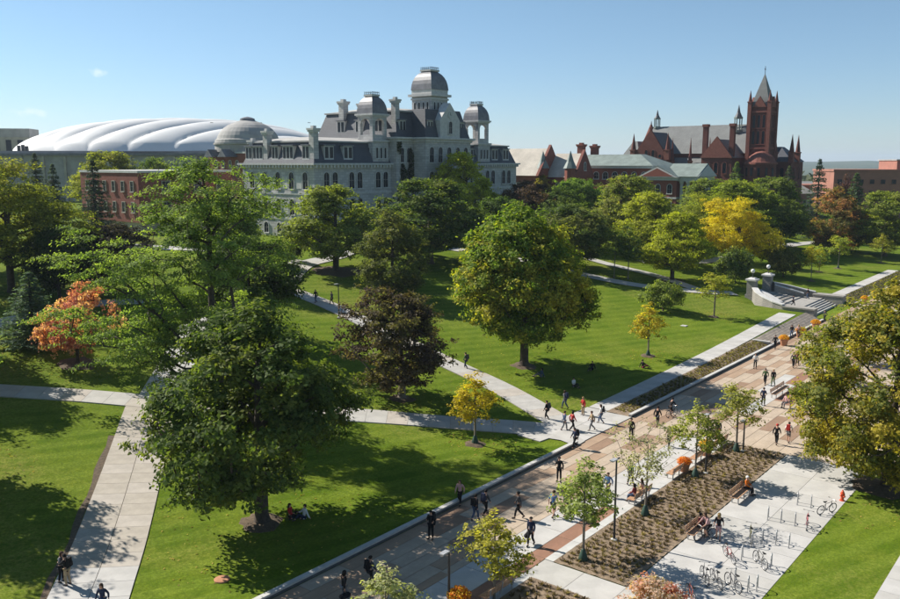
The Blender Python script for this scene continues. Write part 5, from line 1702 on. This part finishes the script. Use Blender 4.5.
def bike(px, py, rz, colour, label, lean=.10, group='parked bicycles', loc=None):
    p = ground_px(px, py) if loc is None else Vector(loc); p.z = .022
    t = thing('bicycle', label, 'bicycle', p, rz, group)
    t.rotation_euler = (lean, 0, rz)
    cm = M('bike_paint', colour, .35, .05, 5, spec=.5)
    link('frame', frame_m, t, mat=cm); link('fork', fork_m, t, mat=cm)
    link('handlebar', hbar_m, t, mat=chrome); [link('grip', g_, t, mat=rubber) for g_ in grip_m]; link('seat_post', post_m, t, mat=chrome); link('saddle', saddle_m, t, mat=rubber); link('crankset', crank_m, t, mat=MAT['steel'])
    for c in (RA, FA):
        w = bpy.data.objects.new('wheel', tyre_m); C.objects.link(w); w.parent = t; w.location = c
        if len(tyre_m.materials) == 0: tyre_m.materials.append(rubber)
        link('rim', rim_m, w, mat=MAT['steel'])
    return t


bike(704, 583, AX + R(38), (.05, .05, .055), 'black bicycle next to the pink leaved shrub')
bike(717, 586, AX + R(44), (.09, .09, .10), 'dark grey bicycle parked between two others by the shrub', -.08)
bike(733, 590, AX + R(52), (.02, .025, .04), 'navy bicycle leaning on the rack nearest the shrub')
bike(729, 560, AX + R(225), (.35, .05, .05), 'dark red bicycle at the rack behind the riders', .12)
bike(760, 567, AX + R(46), (.03, .03, .03), 'black bicycle turned across its rack near the lawn edge')
bike(750, 541, AX + R(22), (.25, .24, .10), 'olive bicycle standing alone in the tree shade of the plaza', .05)
bike(806, 528, AX + R(16), (.45, .06, .08), 'red bicycle by the lawn edge of the plaza')
bike(825, 514, AX + R(-28), (.03, .03, .035), 'black bicycle at the corner of the bicycle lawn', .14)
bike(690, 602, AX + R(40), (.42, .10, .06), 'orange bicycle half behind the pink leaved shrub')

# ------------------------------------------------------------------ people
def skin_mesh(name, pts, edges, root=0, sub=1):
    me = bpy.data.meshes.new(name + '_cage')
    me.from_pydata([p[:3] for p in pts], edges, [])
    o = bpy.data.objects.new(name, me); C.objects.link(o)
    md = o.modifiers.new('skin', 'SKIN')
    md.use_smooth_shade = True
    if not me.skin_vertices: me.skin_vertices.new()
    for i, p in enumerate(pts):
        r = p[3]
        me.skin_vertices[0].data[i].radius = (r, r if len(p) < 5 else p[4])
        me.skin_vertices[0].data[i].use_root = (i == root)
    if sub:
        sm = o.modifiers.new('sub', 'SUBSURF'); sm.levels = sub; sm.render_levels = sub
    dg = bpy.context.evaluated_depsgraph_get(); dg.update()
    out = bpy.data.meshes.new_from_object(o.evaluated_get(dg))
    out.name = name
    bpy.data.objects.remove(o)
    out.materials.clear(); out.materials.append(None)
    return out


def make_pose(pel, lean_y, legs, arms, ground=0.0, long_sleeve=True, shorts=False, head_dz=0):
    """legs: [(knee, ankle, toe)] for left, right; arms: [(elbow, wrist, finger dir)] in body space, y forward"""
    px, py, pz = pel
    sp_ = (px, py + lean_y * .35, pz + .20); ch = (px, py + lean_y * .7, pz + .42); nk = (px, py + lean_y, pz + .56); hd = (px, py + lean_y + .03, pz + .67); tp = (px, py + lean_y + .02, pz + .765)
    P, Ed = [], []

    def v(p, r, r2=None):
        P.append((*p, r) if r2 is None else (*p, r, r2)); return len(P) - 1

    a = v(pel, .125, .10); b = v(sp_, .118, .092); c = v(ch, .126, .098); d = v(nk, .055); e = v(hd, .088, .098); f = v(tp, .062)
    nose = v((hd[0], hd[1] + .108, hd[2] - .01), .014)
    Ed += [(a, b), (b, c), (c, d), (d, e), (e, f), (e, nose)]
    hips, sh = [], []
    for s_, (k, an, to) in zip((-1, 1), legs):
        h = v((px + s_ * .09, py, pz - .05), .085); kk = v(k, .056); aa = v(an, .042); tt = v(to, .036)
        Ed += [(a, h), (h, kk), (kk, aa), (aa, tt)]; hips.append((h, kk, aa, tt))
    for s_, (el, wr, fd) in zip((-1, 1), arms):
        h = v((ch[0] + s_ * .172, ch[1], ch[2] + .035), .058); ee = v(el, .042); ww = v(wr, .030)
        pm = v(tuple(w + q * .06 for w, q in zip(wr, fd)), .034)
        Ed += [(c, h), (h, ee), (ee, ww), (ww, pm)]; sh.append((h, ee, ww, pm))
    body = skin_mesh('body', P, Ed)
    # separate fingers, rooted inside the palm
    fg = MB()
    for (h, ee, ww, pm), (el, wr, fd) in zip(sh, arms):
        fdv = Vector(fd).normalized(); side = fdv.cross(Vector((1, 0, 0)));
        side = side.normalized() if side.length > .1 else Vector((0, 1, 0))
        pv = Vector(P[pm][:3])
        for q, ln in ((-.024, .055), (-.008, .068), (.008, .066), (.024, .05)):
            b0 = pv + side * q; m_ = b0 + fdv * ln * .6; e_ = m_ + fdv * ln * .4 + side.cross(fdv) * .012
            fg.tube([b0, m_, e_], [.010, .009, .007], 5)
        fg.tube([pv - fdv * .02 + side * .02, pv + side * .048 + fdv * .015, pv + side * .055 + fdv * .04], [.011, .010, .008], 5)
    bm = bmesh.new(); bm.from_mesh(body)
    fme = fg.mesh('f'); bm.from_mesh(fme); bm.to_mesh(body); bm.free(); bpy.data.meshes.remove(fme)
    # clothing shells
    def shell(idx, edges, grow, name, root=0):
        mp = {i: n for n, i in enumerate(idx)}
        return skin_mesh(name, [tuple(P[i][:3]) + tuple(r + grow for r in P[i][3:]) for i in idx], [(mp[x], mp[y]) for x, y in edges], root)

    P2 = list(P)
    nb = v((nk[0], nk[1] - .005, nk[2] - .05), .062)
    hem = v((px, py, pz - (.10 if pz > .7 else .03)), .128, .105)
    si = [a, b, c, nb, hem]; se = [(a, b), (b, c), (c, nb), (a, hem)]
    for (h, ee, ww, pm) in sh:
        si += [h, ee]; se += [(c, h), (h, ee)]
        if long_sleeve:
            si += [ww]; se += [(ee, ww)]
    shirt = shell(si, se, .018, 'shirt')
    ti = [a]; te = []
    for (h, kk, aa, tt) in hips:
        ti += [h, kk]; te += [(a, h), (h, kk)]
        if not shorts:
            an = P[aa]; kn = P[kk]
            x = v(tuple(kn[i] * .12 + an[i] * .88 for i in range(3)), .046)
            ti += [x]; te += [(kk, x)]
    trousers = shell(ti, te, .020, 'trousers')
    shoes = []
    for (h, kk, aa, tt) in hips:
        shoe = MB()
        A, T2 = Vector(P[aa][:3]), Vector(P[tt][:3])
        d_ = (T2 - A).normalized()
        shoe.tube([A - d_ * .05 + Vector((0, 0, -.02)), A + Vector((0, 0, -.015)), A * .4 + T2 * .6, T2, T2 + d_ * .05], [.042, .052, .05, .048, .025], 8)
        sm_ = shoe.mesh('shoe', smooth=True); sm_.materials.append(None); shoes.append(sm_)
    hc = Vector(hd)
    return dict(body=body, shirt=shirt, trousers=trousers, shoes=shoes, head=hc, top=Vector(tp), chest=Vector(ch), hand=Vector(P[sh[1][3]][:3]))


def hair_mesh(pose, kind):
    h = pose['head']; mb = MB()
    n, m_ = 12, 7
    vs, fs = [], []
    for i in range(m_ + 1):
        ph = PI * .62 * i / m_
        for k in range(n):
            th = 2 * PI * k / n
            x, y, z = math.sin(ph) * math.cos(th), math.sin(ph) * math.sin(th), math.cos(ph)
            zz = z
            if y > .25 and z < .45: zz = max(z, .38)
            if kind == 'long' and y < .1 and i == m_: zz = -1.9
            vs.append((h.x + x * (.112 if kind == 'cap' else .106), h.y - .012 + y * .122, h.z + .012 + zz * .115))
    for i in range(m_):
        for k in range(n):
            fs.append((i * n + k, i * n + (k + 1) % n, (i + 1) * n + (k + 1) % n, (i + 1) * n + k))
    mb.add(vs, fs)
    return mb.mesh('hair', smooth=True)


DN = (0, .1, -1)
POSES = {
    'walk_a': dict(pel=(0, 0, .93), lean_y=.05, legs=[((-.10, .20, .50), (-.10, .26, .08), (-.10, .40, .05)), ((.10, .04, .49), (.10, -.30, .14), (.10, -.22, .05))],
                   arms=[((-.25, -.12, 1.14), (-.26, -.10, .90), DN), ((.25, .10, 1.14), (.25, .24, .94), (0, .5, -1))]),
    'walk_b': dict(pel=(0, 0, .93), lean_y=.04, legs=[((-.10, .06, .49), (-.10, -.24, .12), (-.10, -.14, .05)), ((.10, .18, .50), (.10, .22, .08), (.10, .36, .05))],
                   arms=[((-.25, .08, 1.14), (-.24, .20, .93), (0, .5, -1)), ((.25, -.10, 1.14), (.27, -.10, .90), DN)]),
    'shorts_walk': dict(pel=(0, 0, .93), lean_y=.04, shorts=True, long_sleeve=False, legs=[((-.10, .18, .50), (-.10, .22, .08), (-.10, .36, .05)), ((.10, .05, .49), (.10, -.26, .12), (.10, -.17, .05))],
                        arms=[((-.26, -.10, 1.14), (-.28, -.08, .90), DN), ((.26, .08, 1.14), (.26, .20, .93), (0, .4, -1))]),
    'stand': dict(pel=(0, 0, .95), lean_y=.01, legs=[((-.11, .02, .51), (-.12, 0, .08), (-.14, .14, .05)), ((.11, .02, .51), (.12, 0, .08), (.14, .14, .05))],
                  arms=[((-.27, -.02, 1.14), (-.26, .04, .89), DN), ((.26, .0, 1.14), (.16, .22, 1.20), (-.3, .6, .5))]),
    'hug': dict(pel=(0, 0, .95), lean_y=.08, legs=[((-.11, .04, .51), (-.12, 0, .08), (-.14, .14, .05)), ((.11, .0, .51), (.12, -.08, .08), (.14, .06, .05))],
                arms=[((-.30, .18, 1.28), (-.16, .38, 1.30), (.6, .6, 0)), ((.30, .18, 1.24), (.14, .38, 1.22), (-.6, .6, 0))]),
    'bench_sit': dict(pel=(0, 0, .56), lean_y=.03, legs=[((-.12, .42, .52), (-.12, .45, .10), (-.12, .60, .07)), ((.12, .42, .52), (.13, .40, .10), (.13, .54, .07))],
                      arms=[((-.24, .08, .78), (-.14, .32, .66), (.1, 1, -.2)), ((.24, .08, .78), (.14, .32, .66), (-.1, 1, -.2))]),
    'lawn_sit': dict(pel=(0, 0, .14), lean_y=-.10, legs=[((-.14, .36, .40), (-.13, .66, .09), (-.13, .79, .06)), ((.16, .42, .26), (.13, .80, .08), (.14, .92, .08))],
                     arms=[((-.26, -.16, .33), (-.30, -.26, .08), (-.2, -.3, -.2)), ((.26, .06, .38), (.20, .28, .40), (-.1, 1, 0))]),
    'ride': dict(pel=(0, 0, .95), lean_y=.30, shorts=True, long_sleeve=False, legs=[((-.11, .30, .64), (-.12, .16, .26), (-.12, .30, .22)), ((.11, .22, .52), (.12, .02, .14), (.12, .16, .12))],
                 arms=[((-.28, .42, 1.10), (-.25, .60, 1.00), (0, 1, -.1)), ((.28, .42, 1.10), (.25, .60, 1.00), (0, 1, -.1))]),
}
POSE = {k: make_pose(**v) for k, v in POSES.items()}
for k in POSE:
    for hk in ('short', 'long', 'cap'): POSE[k]['hair_' + hk] = hair_mesh(POSE[k], hk)
    ch = POSE[k]['chest']
    bp_ = MB().box(-.16, .16, -.20, .0, -.28, .20, .03, .02)
    bp_.box(-.12, .12, -.255, -.201, -.25, -.02, .02, .01)
    mesh = bp_.mesh('backpack')
    mesh.transform(Matrix.Translation((ch.x, ch.y - .115, ch.z)))
    POSE[k]['pack'] = mesh
    bg_ = MB().tube([(0, -.28, -.34), (0, -.22, -.30), (0, .22, -.30), (0, .28, -.34)], [.09, .14, .14, .09], 8).tube([(0, -.14, -.20), (0, 0, 0), (0, .14, -.20)], .012, 4)
    mesh = bg_.mesh('bag'); hp = POSE[k]['hand']; mesh.transform(Matrix.Translation(hp)); POSE[k]['bag'] = mesh
    for me_ in ('hair_short', 'hair_long', 'hair_cap', 'pack', 'bag'):
        if len(POSE[k][me_].materials) == 0: POSE[k][me_].materials.append(None)

CLOTH = {}


def cloth(c):
    if c not in CLOTH:
        CLOTH[c] = M('cloth', c, .85, .12, 9, .1, spec=.2)
    return CLOTH[c]


SKIN = {0: M('skin_a', (.48, .27, .19), .55, .05, 8), 1: M('skin_b', (.22, .115, .07), .55, .05, 8), 2: M('skin_c', (.55, .34, .25), .55, .05, 8)}
BLK, NAV, GRY, WHT, RED, BLU, TAN, PNK, GRN, DEN, MAR, ORG, CHA = (.014, .014, .016), (.02, .028, .06), (.16, .16, .17), (.66, .65, .63), (.42, .035, .03), (.09, .17, .33), (.36, .27, .17), (.50, .30, .29), (.07, .12, .05), (.055, .085, .15), (.14, .025, .03), (.60, .15, .02), (.05, .05, .055)
BRN, BLD, DRK = (.05, .028, .016), (.32, .21, .09), (.012, .010, .009)


def person(px, py, pose, yaw, shirt, trousers, label, hair='short', hairc=DRK, pack=None, bag=None, skin=0, h=1.0, cap=None, z=None, shoes=(.05, .045, .04), loc=None, group='people on the campus walks'):
    """yaw: heading in degrees, 0 facing away from the viewer (+Y), counter-clockwise"""
    p = ground_px(px, py) if loc is None else Vector(loc)
    if z is not None: p.z = z
    else: p.z += .03
    t = thing('person', label, 'person', p, R(yaw), group)
    t.scale = (h * .98, h, h * 1.01)
    q = POSE[pose]
    link('body', q['body'], t, mat=SKIN[skin])
    link('shirt', q['shirt'], t, mat=cloth(shirt)); link('trousers', q['trousers'], t, mat=cloth(trousers))
    for sh_ in q['shoes']: link('shoe', sh_, t, mat=cloth(shoes))
    link('cap' if cap else 'hair', q['hair_cap' if cap else 'hair_' + hair], t, mat=cloth(cap or hairc))
    if pack: link('backpack', q['pack'], t, mat=cloth(pack))
    if bag: link('duffel_bag', q['bag'], t, mat=cloth(bag))
    return t


UP, DW = -38, 142       # headings along the promenade: away, toward
person(62, 583, 'hug', -100, GRY, BLK, 'person in grey top hugging a friend at the edge of the flagstone walk', 'long', BRN)
person(68, 586, 'hug', 80, BLK, TAN, 'person in tan trousers with large black backpack hugging a friend', 'short', pack=BLK)
person(104, 616, 'walk_a', 170, NAV, DEN, 'person in navy cut off by the frame bottom on the flagstone walk', 'long', BRN)
person(344, 604, 'walk_b', -52, BLK, GRY, 'person in black jacket striding under the tree shade on the promenade', 'long', bag=BLK, h=1.04)
person(370, 587, 'walk_a', -45, CHA, BLK, 'person in charcoal half hidden behind the grey green young tree', pack=BLK)
person(431, 540, 'stand', 150, BLK, BLK, 'person in black standing at the shadow edge on the promenade', pack=BLK, h=1.06)
person(460, 505, 'walk_a', 160, PNK, BLK, 'woman in pink top and black leggings on the lawn curb', 'long', BRN)
person(475, 521, 'walk_b', UP, BLK, DEN, 'person in black jacket walking beside a friend behind the yellow street tree', pack=BLK)
person(485, 516, 'walk_a', UP - 6, CHA, BLK, 'person in charcoal jacket walking beside a friend behind the yellow street tree', pack=NAV)
person(519, 519, 'walk_a', DW - 60, CHA, BLK, 'man in dark T shirt striding across the cream pavers', skin=1, h=1.05)
person(531, 546, 'walk_b', DW + 10, NAV, BLK, 'man in navy carrying a black duffel bag', bag=BLK, h=1.05)
person(553, 518, 'shorts_walk', UP, BLU, BLK, 'man in blue T shirt and black shorts', 'short', BRN, h=1.05)
person(567, 518, 'walk_b', UP, GRY, TAN, 'person in grey shirt beside the man in blue shirt', 'short', BRN, pack=GRN)
person(559, 482, 'stand', 155, BLK, BLK, 'man in black suit and white shirt front on the brown pavers', h=1.06)
person(575, 449, 'walk_a', 110, NAV, BLK, 'person in navy at the corner of the lawn curb', pack=BLK)
person(547, 420, 'walk_b', 60, BLK, BLK, 'person in black walking off on the cross walk', pack=CHA)
person(565, 409, 'walk_a', 40, GRY, DEN, 'person in grey and jeans starting up the diagonal walk', 'long', BRN, pack=NAV)
person(564, 431, 'walk_b', -60, DEN, GRY, 'person in denim shirt among the crossing group', 'short', BRN)
person(572, 431, 'walk_a', -70, RED, BLK, 'person in bright red top among the crossing group', 'long')
person(583, 416, 'stand', 120, RED, TAN, 'person in long red coat standing at the walk junction', 'long', BLD)
person(592, 431, 'walk_a', 100, TAN, GRY, 'person in tan top walking toward the lawn', 'short', BRN)
person(601, 424, 'walk_b', 80, WHT, DEN, 'person in white top and jeans near the mulched bank', 'long', BRN, pack=BLK)
person(631, 440, 'stand', DW, BLK, BLK, 'man in dark suit behind the pale street tree', h=1.05)
person(657, 427, 'walk_a', UP, BLK, CHA, 'man in black walking in the maple shade', h=1.05)
person(608, 497, 'walk_a', DW, BLU, TAN, 'person in blue top half behind the light green street tree', 'short', BRN)
person(630, 485, 'walk_b', UP, GRN, BLK, 'person in dark green top beside the pale street tree', 'long')
person(669, 447, 'walk_a', DW, TAN, BLK, 'person in tan coat behind the yellow green street tree', 'long', BRN)
person(718, 440, 'walk_b', DW, BLK, MAR, 'person in black with maroon trousers by the far bench', 'short')
person(755, 369, 'stand', 150, WHT, BLK, 'person in white shirt and black trousers by the bank curb', 'short', BRN)
person(765, 385, 'walk_a', DW, GRN, BLK, 'person in dark green jacket walking toward the benches with a friend', 'short')
person(773, 386, 'walk_b', DW, BLK, GRN, 'person in black jacket and olive trousers walking with a friend', 'short', BLD)
person(763, 406, 'stand', UP, NAV, BLK, 'person in navy standing beside the paved circle bench', 'short', BRN)
person(793, 368, 'walk_a', UP, CHA, BLK, 'person in charcoal of a close walking pair on the cream pavers', 'short')
person(797, 366, 'walk_b', UP, MAR, BLK, 'person in maroon of a close walking pair on the cream pavers', 'long', BRN)
person(775, 349, 'walk_a', DW, BLK, BLK, 'person in black passing the amber flower pots', 'short')
person(791.5, 338, 'walk_b', DW, BLK, DEN, 'person in black and jeans near the stairs', 'long')
person(798, 338, 'walk_a', UP, PNK, CHA, 'person in pink near the stairs', 'long', BLD)
person(824.5, 322, 'walk_a', 120, CHA, BLK, 'person in charcoal walking to the stair foot', 'short')
person(786, 408, 'bench_sit', 120, PNK, GRY, 'seated person in pink on the paved circle bench', 'short', BRN)
person(790, 412, 'stand', 60, NAV, TAN, 'person in navy standing before the paved circle bench', 'short')
person(795, 403, 'stand', 140, MAR, BLK, 'person in maroon standing behind the paved circle bench', 'long')
person(776, 445, 'walk_a', UP, BLK, BLK, 'person in black with red cap near the yellowing tree', 'short', cap=RED)
person(788, 443, 'shorts_walk', UP, WHT, GRY, 'person in white with red backpack near the yellowing tree', 'short', BRN, pack=RED)
person(316, 303, 'walk_a', 150, BLK, DEN, 'person in black on the diagonal walk below the hall', 'short')
person(332, 305, 'walk_b', 140, CHA, BLK, 'person in charcoal near the slim lamp of the diagonal walk', 'short')
person(466, 369, 'walk_b', 60, GRN, NAV, 'person with green jacket on the diagonal walk behind the golden tree', 'short', pack=CHA)
# people sitting on lawns and benches
person(291, 518, 'lawn_sit', -110, RED, BLK, 'person in red sitting in the tree shade on the lawn', 'long', BRN, group='people sitting on the lawns')
person(304, 519, 'lawn_sit', 120, WHT, NAV, 'person in white sitting in the tree shade on the lawn', 'short', group='people sitting on the lawns')
person(574, 387, 'lawn_sit', -150, WHT, BLK, 'person in white sitting in the shade of the large maple', 'short', group='people sitting on the lawns')
person(592, 370, 'lawn_sit', 150, BLK, BLK, 'person in black sitting in the shade of the large maple', 'short', group='people sitting on the lawns')
person(643, 368, 'lawn_sit', -60, BLK, MAR, 'person in black sitting on the sunny striped lawn', 'short', group='people sitting on the lawns')
person(541, 377, 'lawn_sit', 100, DEN, GRY, 'person in denim sitting near the trunk of the large maple', 'long', group='people sitting on the lawns')
for i, (u, c, tr, hc, lb) in enumerate(((49.6, MAR, DEN, DRK, 'seated person in maroon on the bench by the pale street tree'), (50.7, PNK, TAN, BRN, 'seated person in pink on the bench by the pale street tree'))):
    x, y = uv2w(u, 24.02); person(0, 0, 'bench_sit', 51.2, c, tr, lb, 'long', hc, loc=(x, y, .0), z=.02, group='people sitting on benches')
x, y = uv2w(55.7, 18.72); person(0, 0, 'bench_sit', 51.2 + 180, ORG, BLK, 'person in orange top and white cap sitting on the plaza bench', 'short', cap=WHT, loc=(x, y, 0), z=.02, group='people sitting on benches')
x, y = uv2w(47.7, 18.72); person(0, 0, 'bench_sit', 51.2 + 180, MAR, CHA, 'person in maroon sitting on the plaza bench behind the riders', 'short', loc=(x, y, 0), z=.02, group='people sitting on benches')
# rider on a bicycle and a companion on foot
rb = ground_px(706, 540)
bike(0, 0, R(200), (.04, .04, .045), 'black bicycle ridden by a person in pink top', 0, 'ridden bicycles', (rb.x, rb.y, 0))
person(0, 0, 'ride', 110, PNK, BLK, 'person in pink top and black shorts riding a bicycle on the plaza', 'long', BRN, loc=(rb.x - .16 * math.cos(R(200)), rb.y - .16 * math.sin(R(200)), 0), z=.02)
person(718, 541, 'shorts_walk', -20, BLK, PNK, 'person in black top and pink shorts beside the rider', 'long', BLD)
cb = ground_px(671, 417)
bike(0, 0, R(40), (.03, .03, .03), 'black bicycle ridden in the maple shade', 0, 'ridden bicycles', (cb.x, cb.y, 0))
person(0, 0, 'ride', -50, BLK, BLK, 'person in black riding a bicycle in the maple shade', 'short', loc=(cb.x - .16 * math.cos(R(40)), cb.y - .16 * math.sin(R(40)), 0), z=.02)
# people on the stairs
x, y = uv2w(131.5, 38.8); person(0, 0, 'walk_a', 230, NAV, BLK, 'person in navy on the landing of the stone stairs', 'short', loc=(x, y, 0), z=.97)
x, y = uv2w(140.5, 39.2); person(0, 0, 'walk_b', 50, BLK, DEN, 'person in black climbing the stone stairs', 'short', loc=(x, y, 0), z=.97)

# fallen leaves under the crowns
fr = np.random.default_rng(31)
pts = []
for (X, Y, w) in TREES:
    if Y > 150: continue
    k = int(90 + w * 26)
    a = fr.uniform(0, 6.283, k); r_ = w * .75 * fr.uniform(0, 1, k) ** .6
    pts.append(np.stack([X + r_ * np.cos(a) + w * .12, Y + r_ * np.sin(a)], -1))
pts = np.concatenate(pts)
u, v = w2uv(pts[:, 0], pts[:, 1])
ok = (v > 33.6) | ((v < 12.8) & (v > 8.6) & (u < 65))
pts, u, v = pts[ok], u[ok], v[ok]
P = np.stack([pts[:, 0], pts[:, 1], terr_uv(u, v) + .03], -1)
vs = leaf_quads(P, unit(np.array([0, 0, 1.0]) + fr.normal(0, .3, P.shape)), np.full(len(P), .13), fr)
o = leaf_object('fallen_leaves', vs, fr.uniform(0, 1, len(P)), fr.uniform(0, 1, len(P)), (.26, .17, .05), (.45, .33, .08))
tag(o, 'yellow and brown fallen leaves scattered on the lawns', kind='stuff')

# distant woods between the far buildings read as one mass
wr = np.random.default_rng(77)
n = 26000
th = wr.uniform(-.62, .62, n); rr = wr.uniform(480, 1500, n)
x, y = rr * np.sin(th), rr * np.cos(th)
u, v = w2uv(x, y)
cl_ = (np.sin(x * .021 + 1) + np.sin(y * .017 + x * .009) > -.5)
x, y, u, v, rr = x[cl_], y[cl_], u[cl_], v[cl_], rr[cl_]
zz = terr_uv(u, v) + wr.uniform(2, 11, len(x)) * (1 - .2 * wr.uniform(size=len(x)))
P = np.stack([x, y, zz], -1)
vs = leaf_quads(P, unit(np.stack([wr.normal(0, .5, len(x)), -np.ones(len(x)) * .6, np.ones(len(x)) * .7], -1)), wr.uniform(4, 8, len(x)), wr, .9)
o = leaf_object('far_wood', vs, wr.uniform(0, 1, len(x)), wr.uniform(0, 1, len(x)), (.035, .055, .02), (.10, .11, .035))
tag(o, 'distant belt of trees and woods beyond the campus', kind='stuff')

# ------------------------------------------------------------------ thin haze over the whole land
hz = MB().box(-11500, 11500, -11500, 11500, -45, 130).build('haze', MAT['conc'])
hz.data.materials.clear()
hm = bpy.data.materials.new('haze_air'); hm.use_nodes = True
hn = hm.node_tree.nodes
hn.remove(hn['Principled BSDF'])
pv = hn.new('ShaderNodeVolumePrincipled'); pv.inputs['Color'].default_value = (.70, .84, 1.0, 1); pv.inputs['Density'].default_value = .00010; pv.inputs['Anisotropy'].default_value = .2
hm.node_tree.links.new(pv.outputs[0], hn['Material Output'].inputs['Volume'])
hz.data.materials.append(hm)
tag(hz, 'thin pale blue haze over the land', kind='stuff')
